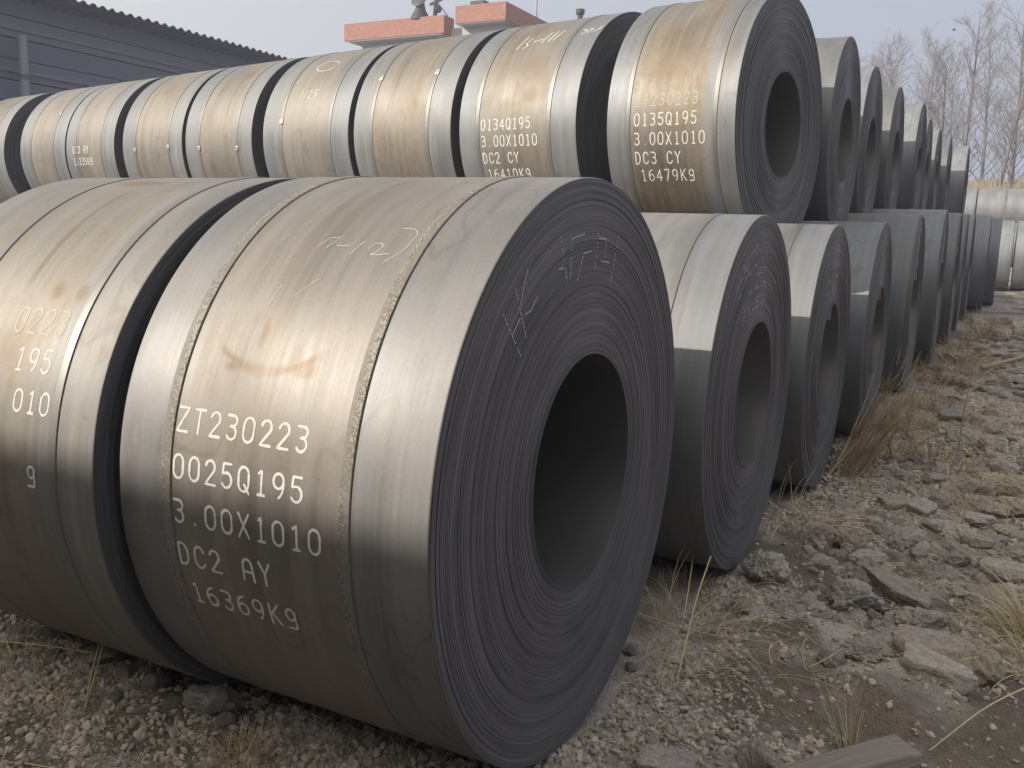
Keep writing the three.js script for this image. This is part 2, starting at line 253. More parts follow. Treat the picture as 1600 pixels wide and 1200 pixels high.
function ribbons(lines, width, place, seed = 1) {     // lines of [a, b] metres on a surface; place(a, b) -> position just above it
  const b = new GB(), rnd = RNG(seed); let J = 0; const place0 = place;
  for (const ln of lines) {
    const j = J++ % 5; place = (a, c) => place0(a, c, j);
    const pts = []; for (let k = 0; k < ln.length - 1; k++) { const [x0, y0] = ln[k], [x1, y1] = ln[k + 1], L = Math.hypot(x1 - x0, y1 - y0); if (L < 1e-6) continue; const n = Math.max(1, Math.ceil(L / 0.006)); for (let j = 0; j < n; j++) pts.push([mix(x0, x1, j / n), mix(y0, y1, j / n)]); }
    pts.push(ln[ln.length - 1]); if (pts.length < 2) continue;
    let pl, pr; const cap = (c, dx, dy, w) => { const m = b.v(...place(c[0], c[1])); let pv; for (let k = 0; k <= 6; k++) { const t = -Math.PI / 2 + Math.PI * k / 6, q = b.v(...place(c[0] + w * (dx * Math.cos(t) - dy * Math.sin(t)), c[1] + w * (dy * Math.cos(t) + dx * Math.sin(t)))); if (k) b.t(m, pv, q); pv = q; } };
    for (let k = 0; k < pts.length; k++) {
      const A = pts[Math.max(0, k - 1)], B = pts[Math.min(pts.length - 1, k + 1)]; let dx = B[0] - A[0], dy = B[1] - A[1]; const L = Math.hypot(dx, dy) || 1; dx /= L; dy /= L;
      const w = width / 2 * (0.74 + 0.26 * rnd() + 0.42 * vn(k * 0.22, j * 3.7, seed) - 0.22 * ss(0.8, 0.9, vn(k * 0.5, j * 9.1, seed + 3))), l = b.v(...place(pts[k][0] - dy * w, pts[k][1] + dx * w)), r = b.v(...place(pts[k][0] + dy * w, pts[k][1] - dx * w));
      if (k) b.q(pl, pr, r, l); pl = l; pr = r; if (k === 0) cap(pts[0], -dx, -dy, w); if (k === pts.length - 1) cap(pts[k], dx, dy, w);
    }
  }
  return b.geo();
}
const TAIL = [-120, -60, -110];                 // where the outer turn of each level of detail ends
const wrapPlace = (tail = -60) => (a, s, j = 0) => { const f = ((s / CR / DEG - tail) / 360 % 1 + 1) % 1; return onWrap(a, s / CR, CR + 0.0015 - 0.003 * f + 0.0005 + j * 0.00012); };
function lettering(coil, str, x, phi, h = 0.0625, adv = 0.0572, mat = paintMat, w = 0.0066) {      // each painted character a part
  [...str].forEach((c, k) => { if (GL[c]) mesh('painted_character', ribbons(GL[c].map(l => l.map(([a, b]) => [x + adv * (k + a * 0.98), phi * DEG * CR + (b - 0.5) * h])), w, wrapPlace(coil.userData.tail), k * 7 + Math.round(phi * 3) + 100), mat, coil); });
}
function chalk(coil, lines, w = 0.004, mat = chalkMat) { lines.forEach((l, k) => mesh('chalk_stroke', ribbons([l.map(([x, p]) => [x, p * DEG * CR])], w, (a, s) => wrapPlace(coil.userData.tail)(a, s, k % 4), k + 5), mat, coil)); }

// --- shared pieces
const G = {
  wrapHi: wrapGeo(256, TAIL[0]), wrapMid: wrapGeo(144, TAIL[1]), wrapLow: wrapGeo(72, TAIL[2]), faceHero: faceGeo(163, 176, 7, 0.0016), faceMid: [faceGeo(150, 128, 21, 0.0026), faceGeo(140, 128, 33, 0.0036)], faceFar: [faceGeo(70, 72, 41, 0.004), faceGeo(70, 72, 47, 0.006)],
  back: faceGeo(6, 96, 5, 0.004, -1), bore: boreGeo(96), boreLow: boreGeo(48),
};
const strapCache = {}; const strapAt = (x, w, seg) => strapCache[`${x.toFixed(3)},${w},${seg}`] ??= strapGeo(x, w, seg);
const wrapMats = {
  hero: wrapTex(1, { base: [0.475, 0.438, 0.412], brown: 0.24, blue: 0.34, rust: 0.20, stains: [[0.58, 44, 0.022, 16, 0.42, 'run'], [0.585, 30, 0.02, 4, 0.6, 'blot'], [0.55, 24.5, 0.16, 3.2, 0.95, 'arc'], [0.66, 23.5, 0.045, 1.6, 0.75, 'blot'], [0.42, 24, 0.05, 2.2, 0.6, 'blot'], [0.50, 12, 0.2, 9, 0.28, 'blot'], [0.60, 62, 0.03, 10, 0.3, 'run'], [0.46, 26, 0.03, 4, 0.35, 'blot'], [0.13, 12, 0.02, 12, 0.22, 'run'], [0.08, 9, 0.012, 10, 0.25, 'run']] }, 2048, 1024),
  left: wrapTex(2, { brown: 0.4, blue: 0.25, rust: 0.35, stains: [[0.47, 52, 0.025, 20, 0.75, 'run'], [0.40, 44, 0.012, 12, 0.4, 'run'], [0.33, 35, 0.04, 3, 0.7, 'blot'], [0.22, 35, 0.03, 2.5, 0.6, 'blot'], [0.52, 74, 0.16, 4, 0.6, 'blot'], [0.36, 27, 0.05, 5, 0.5, 'blot'], [0.16, 26, 0.04, 5, 0.4, 'blot'], [0.42, 24, 0.1, 6, 0.45, 'blot']] }),
  u1: wrapTex(3, { brown: 0.85, blue: 0.65, rust: 0.30, stains: [[0.5, 30, 0.24, 26, 0.45, 'blot'], [0.32, 44, 0.05, 20, 0.45, 'run'], [0.6, 20, 0.1, 10, 0.4, 'blot'], [0.1, 24, 0.1, 14, 0.35, 'blot']] }),
  u2: wrapTex(4, { brown: 0.7, blue: 0.7, rust: 0.35, stains: [[0.68, 38, 0.06, 22, 0.55, 'run'], [0.45, 26, 0.2, 12, 0.4, 'blot'], [0.4, 12, 0.16, 5, 0.5, 'blot'], [0.56, 45, 0.03, 18, 0.35, 'run']] }),
  u3: wrapTex(5, { brown: 0.55, blue: 0.6, rust: 0.30, stains: [[0.62, 30, 0.05, 25, 0.4, 'run'], [0.38, 18, 0.05, 20, 0.45, 'run'], [0.32, 40, 0.02, 16, 0.6, 'run']] }),
  u5: wrapTex(6, { brown: 0.42, blue: 0.65, rust: 0.4, stains: [[0.40, 32, 0.022, 24, 0.85, 'run'], [0.36, 48, 0.06, 6, 0.5, 'blot'], [0.52, 50, 0.02, 10, 0.4, 'run']] }),
  u4: wrapTex(14, { brown: 0.55, blue: 0.7, rust: 0.22, stains: [[0.55, 26, 0.03, 26, 0.35, 'run'], [0.45, 40, 0.14, 12, 0.3, 'blot']] }, 1024, 512),
  u6: wrapTex(16, { brown: 0.55, blue: 0.6, rust: 0.28, stains: [[0.5, 44, 0.12, 10, 0.35, 'blot'], [0.33, 30, 0.015, 14, 0.4, 'run']] }, 1024, 512),
  u7: wrapTex(17, { brown: 0.3, blue: 0.6, rust: 0.2, stains: [[0.6, 20, 0.02, 20, 0.3, 'run']] }, 1024, 512),
  row: wrapTex(7, { base: [0.445, 0.445, 0.45], brown: 0.25, blue: 0.5, rust: 0.25, tone: 1.04, stains: [[0.16, 34, 0.015, 14, 0.35, 'run']] }, 1024, 256),
  grey: wrapTex(8, { base: [0.42, 0.435, 0.465], brown: 0.2, blue: 0.8, rust: 0.2, tone: 1.3, stains: [[0.4, 42, 0.05, 20, 0.4, 'run']] }, 1024, 256),
};
function coil(name, label, { x, y, z, R = CR, W = CW, yaw = 0, wrap = 'row', lod = 2, face = 0, straps = [0.235, 0.83], strap = 'plain', seal = [], group = 'steel coils stacked in two layers', roll = 0 }) {
  const t = thing(name, label, 'steel coil', [x, y - R, z], group); t.rotation.y = -Math.atan(yaw); t.scale.set(W / CW, R / CR, R / CR);
  t.userData.tail = TAIL[lod];
  mesh('outer_wrap', [G.wrapHi, G.wrapMid, G.wrapLow][lod], wrapMats[wrap], t);
  mesh('end_face', lod === 0 ? G.faceHero : lod === 1 ? G.faceMid[face] : G.faceFar[face], faceMats[face], t);
  mesh('end_face', G.back, faceMats[face], t);
  mesh('bore', lod < 2 ? G.bore : G.boreLow, boreMat, t);
  straps.forEach((s, k) => { const st = mesh('strap', strapAt(-s, 0.034, lod < 2 ? 160 : 72), strapMat[strap], t); if (seal[k] !== undefined) mesh('strap_seal', sealGeo(-s, seal[k] * DEG), sealMat, st); });
  return t;
}
function lap(c, phi, drop, mat = boreMat) {              // loose inner end of the plate curling out of the eye
  const b = new GB(), n = 10; let pv; const rows = [];
  for (let i = 0; i <= n; i++) { const a = (phi + i * 5) * DEG, r = CB - 0.004 - drop * Math.pow(1 - i / n, 2), row = []; for (const [x, dr] of [[0.02 - 0.03 * i / n, 0], [-0.5, 0], [-0.5, -0.006], [0.02 - 0.03 * i / n, -0.006]]) row.push(b.v(...onWrap(x, a, r + dr))); rows.push(row); }
  for (let i = 0; i < n; i++) for (let k = 0; k < 4; k++) { const e = (k + 1) % 4; b.q(rows[i][k], rows[i][e], rows[i + 1][e], rows[i + 1][k]); }
  b.q(...rows[0]); b.q(...rows[n].slice().reverse());
  return mesh('loose_inner_end', b.geo(), mat, c);
}
const rustEdge = std({ color: lin(0.24, 0.115, 0.06), roughness: 0.8, metalness: 0.2 });

// front of the bottom row
const hero = coil('steel_coil', 'large steel coil painted ZT230223 0025Q195, frontmost of the bottom row', { x: 0, y: CR, z: 0, wrap: 'hero', lod: 0, straps: [0.235, 0.825], strap: 'flaked' });
[['ZT230223', 13.3], ['0025Q195', 5.25], ['3.00X1010', -2.55], ['DC2 AY', -10.5]].forEach(([s, p]) => lettering(hero, s, -0.802, p));
lettering(hero, '16369Kg', -0.785, -18.2, 0.062, 0.055);
chalk(hero, [[[-0.5, 48.7], [-0.46, 49]], [[-0.44, 46.8], [-0.42, 50.2]], [[-0.392, 48.4], [-0.385, 49.6], [-0.365, 49.9], [-0.35, 49.1], [-0.36, 47.8], [-0.375, 46.9], [-0.35, 47], [-0.32, 47.4]], [[-0.33, 54], [-0.30, 54.1], [-0.28, 53.4], [-0.272, 52.2], [-0.275, 50.2], [-0.28, 48.5], [-0.30, 46.8], [-0.32, 45.3]]], 0.0024, fadedPaint);
chalk(hero, [[[-0.7, 49.6], [-0.69, 51.5]], [[-0.56, 48.4], [-0.54, 50.8]], [[-0.54, 50.8], [-0.51, 50.9]], [[-0.53, 48], [-0.50, 51.6]], [[-0.61, 35], [-0.6, 39.2]], [[-0.54, 37.2], [-0.49, 41]]], 0.0022, fadedPaint);
{ // chalk scrawl across the edges of the turns
  const S = [[[0.517, 0.57], [0.403, 0.467]], [[0.576, 0.508], [0.45, 0.441]], [[0.464, 0.517], [0.501, 0.48]], [[0.509, 0.452], [0.519, 0.417], [0.555, 0.381]], [[0.538, 0.477], [0.601, 0.459], [0.643, 0.433]], [[0.712, 0.252], [0.583, 0.195]], [[0.705, 0.179], [0.591, 0.178]], [[0.655, 0.185], [0.673, 0.034]], [[0.707, 0.18], [0.722, 0.089]], [[0.658, 0.094], [0.587, 0.13]], [[0.726, -0.015], [0.621, 0.001]], [[0.711, -0.017], [0.709, -0.1]], [[0.643, -0.042], [0.638, -0.11]], [[0.723, -0.177], [0.568, -0.128]], [[0.622, 0.254], [0.627, 0.223]], [[0.702, -0.076], [0.652, -0.074]]];
  const rnd = RNG(77), dash = [];
  for (const l of S) for (let k = 0; k < l.length - 1; k++) { const [a, b] = l[k], [c, d] = l[k + 1], L = Math.hypot(c - a, d - b), radial = Math.abs(Math.hypot(a, b) - Math.hypot(c, d)) / L; let s = 0; while (s < L) { const e = Math.min(L, s + (radial > 0.45 ? 0.004 + 0.006 * rnd() : 0.03)); if (rnd() < 0.8) dash.push([[mix(a, c, s / L), mix(b, d, s / L)], [mix(a, c, e / L), mix(b, d, e / L)]]); s = e + (radial > 0.45 ? 0.004 + 0.005 * rnd() : 0.001); } }
  mesh('chalk_scrawl', ribbons(dash, 0.0028, (y, z) => [0.0032, CR + y, z], 9), chalkMat, hero).userData.kind = 'stuff';
}
const left2 = coil('steel_coil', 'rust-streaked steel coil beside the coil painted 0025Q195, sharing its row', { x: -1.05, y: CR - 0.005, z: 0.055, R: 0.884, wrap: 'left', lod: 1, straps: [0.165, 0.70], strap: 'plain' });
[['0223', -0.44, 28.4, 0.078, 0.060], ['195', -0.385, 20.8, 0.068, 0.0585], ['010', -0.355, 13, 0.0625, 0.0585], ['g', -0.28, -0.7, 0.06, 0.055]].forEach(([s, x, p, h, a], k) => lettering(left2, s, x, p, h, a, k ? paintMat : fadedPaint));
coil('steel_coil', 'low steel coil at the end of the front row, past the rust-streaked coil', { x: -2.30, y: 0.80, z: -0.10, R: 0.81, W: 0.95, wrap: 'row', lod: 2 });
// bottom row running back along the lane
const LOW = [[0.067, 0.87, -1.9485, 0.870, 1], [0.131, 0.8735, -3.80, 0.8756, 1], [0.237, 0.935, -5.58, 0.886, 1], [0.357, 1.077, -7.48, 0.886, 2], [0.49, 1.205, -9.38, 0.886, 2], [0.571, 1.245, -11.28, 0.886, 2], [0.604, 1.303, -13.18, 0.886, 2], [0.649, 1.366, -15.08, 0.886, 2], [0.886, 1.432, -16.98, 0.886, 2], [1.06, 1.455, -18.88, 0.886, 2]];
const ORD = ['first', 'second', 'third', 'fourth', 'fifth', 'sixth', 'seventh', 'eighth', 'ninth', 'tenth', 'eleventh'];
const lower = LOW.map(([x, y, z, R, lod], k) => coil('steel_coil', `bottom-row steel coil, ${ORD[k]} behind the coil painted 0025Q195`, { x, y, z, R, lod, face: k % 2, wrap: k === 2 || k === 8 ? 'grey' : k % 3 === 1 ? 'grey' : 'row', straps: k < 2 ? [0.22, 0.8] : [0.4], strap: 'plain' }));
lower[0].children[0].material = wrapMats.row; lower[1].children[0].material = wrapMats.row;
lap(lower[1], 55, 0.03); lap(lower[2], 60, 0.06, rustEdge); lap(lower[3], 58, 0.07); lap(lower[4], 62, 0.05);
{ const S = []; const rnd = RNG(5); for (let k = 0; k < 60; k++) { const a = (70 + 50 * (rnd() - 0.5)) * DEG, r = 0.45 + 0.36 * rnd(), d = 0.012 + 0.03 * rnd(); S.push([[r * Math.sin(a), r * Math.cos(a)], [r * Math.sin(a + d / r), r * Math.cos(a + d / r)]]); }
  mesh('chalk_scrawl', ribbons(S, 0.003, (y, z) => [0.0045, CR + y, z], 10), chalkMat, lower[0]).userData.kind = 'stuff'; mesh('chalk_scrawl', ribbons(S.slice(0, 34), 0.003, (y, z) => [0.0045, CR + y, z], 11), chalkMat, lower[1]).userData.kind = 'stuff'; }
chalk(lower[1], [[[-0.13, -6], [-0.10, -5]], [[-0.125, -8], [-0.11, -3]], [[-0.10, -9], [-0.13, -9.5], [-0.12, -11], [-0.09, -10.5]]], 0.006);
// top layer, row along the front (its axis is turned a little)
const YAW = 0.173, AX = 1 / Math.hypot(1, YAW), onRow = a => [a * AX, 2.495, -4.572 + a * YAW * AX];
const UP = [[-0.475, -1.459, 'u1'], [-1.72, -2.881, 'u2'], [-2.98, -4.157, 'u3'], [-4.234, -5.48, 'u4'], [-5.666, -6.824, 'u5'], [-6.897, -8.1, 'u6'], [-8.298, -9.43, 'u7'], [-9.47, -10.665, 'u4'], [-11.154, -12.3, 'u5']];
const STR = [[0.145, 0.81], [0.255, 0.965], [0.27, 0.95], [0.255, 0.965], [0.245, 0.905], [0.26, 0.94], [0.3, 0.9], [0.3, 0.9], [0.3, 0.9]];
const SEAL = [[], [], [30.7, 30.4], [undefined, 8.6], [-5.7, -4.5], [-2.6, -3.4], [], [30], []];
const UPL = ['top-layer steel coil painted 0135Q195 with brown middle band, at the lane end', 'top-layer steel coil painted 0134Q195 with chalk scrawl', 'top-layer steel coil next to the coil painted 0134Q195', 'top-layer steel coil second along from the coil painted 0134Q195', 'top-layer steel coil third along from the coil painted 0134Q195', 'top-layer steel coil fourth along from the coil painted 0134Q195', 'top-layer steel coil painted DC3 AY 16235Kg', 'top-layer steel coil butted against the coil painted 16235Kg', 'top-layer steel coil past the wide dark gap beside the shed post'];
const upper = UP.map(([a, b, w], k) => { const [x, y, z] = onRow(a), W = a - b; return coil('steel_coil', UPL[k], { x, y, z, R: 0.94, W, yaw: k ? YAW : 0.13, wrap: w, lod: 1, face: 1 - k % 2, straps: STR[k].map(s => s * CW / W), strap: k > 3 ? 'plain' : 'dark', seal: SEAL[k] }); });
const inW = (k, a) => (a - UP[k][0]) * CW / (UP[k][0] - UP[k][1]);
{ const sx = k => CW / (UP[k][0] - UP[k][1]), H = 0.078;
  lettering(upper[0], 'ZT230223', inW(0, -1.235), 5.6, H, 0.0625 * sx(0), fadedPaint, 0.0055);
  [['0135Q195', -2.5], ['3.00X1010', -10.6], ['DC3 CY', -18.8], ['16479Kg', -26.6]].forEach(([s, p], i) => lettering(upper[0], s, inW(0, i === 3 ? -1.205 : -1.235), p, H, 0.0625 * sx(0), paintMat, 0.0075));
  [['0134Q195', -0.5], ['3.00X1010', -8.4], ['DC2 CY', -16.5], ['16410Kg', -24.6]].forEach(([s, p], i) => lettering(upper[1], s, inW(1, i === 3 ? -2.62 : -2.645), p, H, 0.0645 * sx(1), paintMat, 0.0075));
  [['DC3 AY', -0.6], ['16235Kg', -9.2]].forEach(([s, p]) => lettering(upper[6], s, inW(6, -9.27), p, H, 0.066 * sx(6), paintMat, 0.0075));
  chalk(upper[1], [[[-0.66, 40], [-0.62, 50]], [[-0.60, 40], [-0.57, 42], [-0.60, 44], [-0.57, 48]], [[-0.54, 44.5], [-0.47, 46]], [[-0.46, 43], [-0.43, 51]], [[-0.41, 43.5], [-0.38, 51.5]], [[-0.37, 44], [-0.33, 52]], [[-0.16, 46], [-0.12, 49], [-0.16, 50]], [[-0.11, 46.5], [-0.08, 50], [-0.11, 50]], [[-0.06, 47], [-0.02, 51]]], 0.006);
  chalk(upper[3], [arc(-0.5, 47, 0.12, 5, 0, 330, 18), [[-0.62, 22], [-0.60, 27]], [[-0.57, 22], [-0.55, 27]], [[-0.52, 26], [-0.49, 27], [-0.5, 24], [-0.53, 22], [-0.49, 22]], [[-0.41, 27], [-0.46, 27], [-0.46, 25], [-0.42, 24], [-0.46, 22]]], 0.005);
}
// top layer running back along the lane
const UZ = [[-0.294, 2.584, -6.53], [-0.30, 2.66, -8.43], [-0.232, 2.739, -10.33], [-0.095, 2.8, -12.23], [-0.121, 2.839, -14.13], [-0.085, 2.891, -16.03], [0.013, 2.955, -17.93], [0.276, 2.975, -19.83]];
const upBack = UZ.map(([x, y, z], k) => coil('steel_coil', `top-layer steel coil, ${ORD[k]} behind the coil painted 0135Q195`, { x, y, z, R: 0.9, lod: k < 3 ? 1 : 2, face: k % 2, wrap: k % 2 ? 'grey' : 'u3', straps: [0.3] }));
lap(upBack[1], 240, 0.05); lap(upBack[3], 58, 0.06);
// bottom-layer coils that carry the top row, behind the front row
for (let k = 1; k < UP.length; k++) for (const dz of [0.9, -0.9]) { const [x, , z] = onRow(UP[k][0]); coil('steel_coil', 'bottom-layer steel coil hidden under the row of top-layer coils', { x: x - 0.02, y: 0.885, z: z + dz, R: 0.885, W: 1.1, yaw: YAW, lod: 2, wrap: 'row', straps: [], group: 'coils carrying the top row' }); }
coil('steel_coil', 'bottom-layer steel coil beside the tenth coil of the lane, under the last top coil', { x: 0.85, y: 1.50, z: -20.78, lod: 2, wrap: 'grey', straps: [] });
// separate pile farther down the lane
[[0.28, 1.60, -24.6], [1.36, 1.60, -24.6], [2.44, 1.60, -24.6], [3.52, 1.60, -24.6]].forEach(([x, y, z], k) => coil('steel_coil', 'pale steel coil of a separate pile at the far end of the lane', { x, y, z, lod: 2, wrap: 'grey', face: k % 2, straps: [], group: 'far pile of coils' }));
for (let k = 0; k < 6; k++) { coil('steel_coil', 'steel coil in the distant double stack below the trees', { x: 0.05 + k * 1.08, y: 2.05, z: -41.0, lod: 2, wrap: 'grey', straps: [], group: 'distant double stack' }); coil('steel_coil', 'steel coil in the distant double stack below the trees', { x: 0.05 + k * 1.08, y: 2.05, z: -42.9, lod: 2, wrap: 'grey', straps: [], group: 'distant double stack' }); coil('steel_coil', 'steel coil in the distant double stack below the trees', { x: 0.0 + k * 1.08, y: 3.50, z: -41.95, R: 0.87, lod: 2, wrap: 'grey', straps: [], group: 'distant double stack' }); }

// ------------------------------------------------------------------ buildings
{ // open-sided steel shed, long side along z
  const t = thing('steel_shed', 'long dark sheet-clad shed with corrugated roof edge behind the top row', 'shed', [-24.5, 0, 0]);
  const roofM = std({ color: lin(0.16, 0.165, 0.21), metalness: 0.0, roughness: 0.6, side: THREE.DoubleSide }), dark = std({ color: lin(0.12, 0.125, 0.15), roughness: 0.8 }), purl = std({ color: lin(0.19, 0.195, 0.24), metalness: 0.3, roughness: 0.6 }), post = std({ color: lin(0.26, 0.265, 0.29), roughness: 0.6, metalness: 0.2 });
  const b = new GB(); let prev; const z0 = -38, z1 = -2, n = 720;
  for (let k = 0; k <= n; k++) { const z = mix(z0, z1, k / n), w = 0.045 * Math.sign(Math.sin(k / n * 36 / 0.34 * 2 * Math.PI)) * Math.pow(Math.abs(Math.sin(k / n * 36 / 0.34 * 2 * Math.PI)), 0.5); const col = [[0.5, 8.15], [-16, 6.4]].map(([x, y]) => b.v(x, y + w, z, k / n * 36, x)); const col2 = [[0.5, 8.12], [-16, 6.37]].map(([x, y]) => b.v(x, y + w, z)); if (k) { b.q(prev[0], prev[1], col[1], col[0]); b.q(prev[2], col2[0], col2[1], prev[3]); b.q(prev[0], col[0], col2[0], prev[2]); } prev = [...col, ...col2]; }
  mesh('roof', b.geo(), roofM, t);
  const clad = [[0.15, 0.16, 0.21], [0.165, 0.17, 0.215], [0.14, 0.15, 0.19], [0.16, 0.155, 0.20]].map(c => std({ color: lin(...c), roughness: 0.7 }));
  for (let k = 0; k < 13; k++) mesh('cladding_panel', box(-0.72 + 0.03 * (k % 2), -0.62 + 0.03 * (k % 2), k * 0.6 + 0.3, k * 0.6 + 0.87, z0 + 0.3, z1 - 0.3), clad[(k * 7) % 4], t);
  for (let k = 0; k < 6; k++) mesh('rail', box(-0.60, -0.52, 1.1 + k * 1.2, 1.22 + k * 1.2, z0 + 0.3, z1 - 0.3), purl, t);
  mesh('back_wall', box(-16.2, -16, 0, 6.3, z0, z1), dark, t); mesh('end_wall', box(-16, 0.3, 0, 6.2, z0 - 0.2, z0), dark, t); mesh('end_wall', box(-16, 0.3, 0, 6.2, z1, z1 + 0.2), dark, t);
  for (let k = 0; k < 5; k++) { const z = -15.2 + (k - 1) * -7.0; const p = mesh('post', new THREE.CylinderGeometry(0.13, 0.15, 6.9, 14).translate(-0.1, 3.45, z), post, t); mesh('clamp', new THREE.CylinderGeometry(0.165, 0.165, 0.12, 14).translate(-0.1, 5.75, z), dark, p);  }
}
const brickTex = tex(512, 512, (u, v, o) => { const row = Math.floor(v * 40), f = v * 40 - row, m = f < 0.16 ? 1 : 0; const n = 0.85 + 0.3 * vn(u * 30, v * 40, 3); o[0] = mix(0.335, 0.33, m) * n; o[1] = mix(0.155, 0.19, m) * n; o[2] = mix(0.115, 0.15, m) * n; });
{
  const orange = std({ map: brickTex, roughness: 0.85 }), wall = std({ color: lin(0.46, 0.45, 0.43), roughness: 0.9 }), soffit = std({ color: lin(0.44, 0.435, 0.42), roughness: 0.9 }), dark = std({ color: lin(0.03, 0.03, 0.035), roughness: 0.6 }), glass = std({ color: lin(0.04, 0.05, 0.06), roughness: 0.1, metalness: 0 });
  const t = thing('brick_trimmed_building', 'pale building with two stepped orange brick parapets above the top coils', 'building', [-29, 0, -44]);
  const uvBox = (...a) => { const g = box(...a), p = g.attributes.position, nn = g.attributes.normal, u = []; for (let i = 0; i < p.count; i++) u.push((Math.abs(nn.getX(i)) > 0.5 ? p.getZ(i) : p.getX(i)) / 4, p.getY(i) / 4); g.setAttribute('uv', new THREE.Float32BufferAttribute(u, 2)); return g; };
  mesh('wall', box(-5.9, 0.1, 0.8, 13.06, -9, -0.9), wall, t); mesh('wall', box(0.3, 4.1, 0.8, 13.5, -12, -0.8), wall, t);
  mesh('parapet', uvBox(-6.6, 0.56, 13.12, 14.1, -1.1, 0), orange, t); mesh('parapet', uvBox(1.32, 4.58, 13.55, 14.5, -10.5, 0), orange, t);
  mesh('soffit', box(-6.4, 0.4, 13.06, 13.12, -9, -0.05), soffit, t); mesh('soffit', box(1.4, 4.5, 13.5, 13.55, -10.4, -0.05), soffit, t);
  mesh('link_wall', box(0.42, 1.5, 0.8, 13.4, -6, -1.5), soffit, t);
  for (const [x0, f] of [[-5, 3], [-3.2, 3], [-1.4, 3], [1.2, 3], [2.8, 3]]) for (let k = 0; k < 4; k++) { const w = mesh('window', box(x0, x0 + 1.0, 1.8 + k * 3, 3.3 + k * 3, -0.92 + (x0 > 0 ? 0.1 : 0), -0.86 + (x0 > 0 ? 0.1 : 0)), soffit, t); mesh('pane', box(x0 + 0.06, x0 + 0.94, 1.86 + k * 3, 3.24 + k * 3, -0.855 + (x0 > 0 ? 0.1 : 0), -0.84 + (x0 > 0 ? 0.1 : 0)), glass, w); }
  // roof-top gear
  const d = thing('rooftop_dish', 'dark satellite dish on a flared foot, standing on the lower brick parapet', 'dish', [-30.4, 14.02, -44.5]);
  mesh('foot', new THREE.LatheGeometry([[0.62, 0], [0.56, 0.18], [0.34, 0.55], [0.24, 0.9], [0.22, 1.2]].map(a => new THREE.Vector2(...a)), 14), dark, d); mesh('reflector', (() => { const g = new THREE.SphereGeometry(0.75, 18, 8, 0, Math.PI * 2, 0, 0.8); g.scale(1, 0.5, 1); g.rotateX(1.0); g.translate(0, 1.05, -0.1); return g; })(), std({ color: lin(0.035, 0.035, 0.04), roughness: 0.6, side: THREE.DoubleSide }), d);
  const a = thing('rooftop_aerial', 'dark spindly aerial frame with slanting stay beside the dish', 'aerial', [-29.3, 14.02, -44.5]);
  { const b = new GB(); b.tube([V3(-0.1, 0, 0), V3(0, 1.6, 0)], () => 0.12, 6); mesh('mast', b.geo(), dark, a); const c = new GB(); c.tube([V3(0.85, 0.1, 0.1), V3(0, 1.0, 0)], () => 0.035, 5); mesh('stay', c.geo(), dark, a); const e = new GB(); e.tube([V3(-0.42, 0.85, 0), V3(0.42, 1.1, 0)], () => 0.09, 5); e.tube([V3(-0.35, 1.3, 0), V3(0.35, 1.25, 0)], () => 0.07, 5); mesh('crossbar', e.geo(), dark, a); mesh('motor', new THREE.DodecahedronGeometry(0.24, 0).translate(0.1, 0.55, 0), dark, a); }
  const h = thing('roof_hatch', 'low dark hatch on the taller brick parapet roof', 'hatch', [-26.5, 14.5, -44.8]); mesh('lid', box(-0.45, 0.45, 0.12, 0.3, -0.4, 0.4), dark, h); mesh('curb', box(-0.4, 0.4, -0.02, 0.12, -0.35, 0.35), soffit, h);
  const w = new GB(); w.tube([V3(0, 0, 0), V3(0, 1.9, 0)], t => 0.022, 5); const an = thing('whip_aerial', 'thin whip aerial rising from the taller brick parapet', 'aerial', [-24.72, 14.5, -48.4]); mesh('rod', w.geo(), dark, an); mesh('foot', new THREE.CylinderGeometry(0.06, 0.09, 0.12, 8).translate(0, 0.05, 0), dark, an);
  const fl = thing('flue_pipe', 'capped dark flue pipe poking above the coil painted 0134Q195', 'flue', [-19.9, 1.2, -44]); mesh('pipe', new THREE.CylinderGeometry(0.14, 0.16, 12.2, 16).translate(0, 6.1, 0), dark, fl); mesh('cap', new THREE.LatheGeometry([[0.14, 0], [0.22, 0.06], [0.24, 0.3], [0, 0.36]].map(q => new THREE.Vector2(...q)), 16).translate(0, 12.2, 0), dark, fl);
}
{ // unseen block added across the lane to shade the front row and hide low sky
  const t = thing('added_shade_block', 'added unseen flat-roofed block across the lane that shades the coils', 'building', [0, 0, 8.0]);
  const wall = std({ color: lin(0.10, 0.095, 0.09), roughness: 0.9 }), trim = std({ color: lin(0.12, 0.115, 0.11), roughness: 0.8 }), glass = std({ color: lin(0.04, 0.05, 0.06), roughness: 0.1 });
  mesh('wall', box(-10, 24, -0.1, 5.75, 0.25, 6), wall, t); mesh('roof', box(-10.2, 24.2, 5.75, 6.08, 0, 6.25), trim, t); mesh('door', box(-3, 1, 0, 3.6, 0.18, 0.25), trim, t);
  for (const x of [-8.5, -6, 3]) { const w = mesh('window', box(x - 0.7, x + 0.7, 2.6, 3.8, 0.2, 0.25), trim, t); mesh('pane', box(x - 0.63, x + 0.63, 2.67, 3.73, 0.18, 0.2), glass, w); }
}

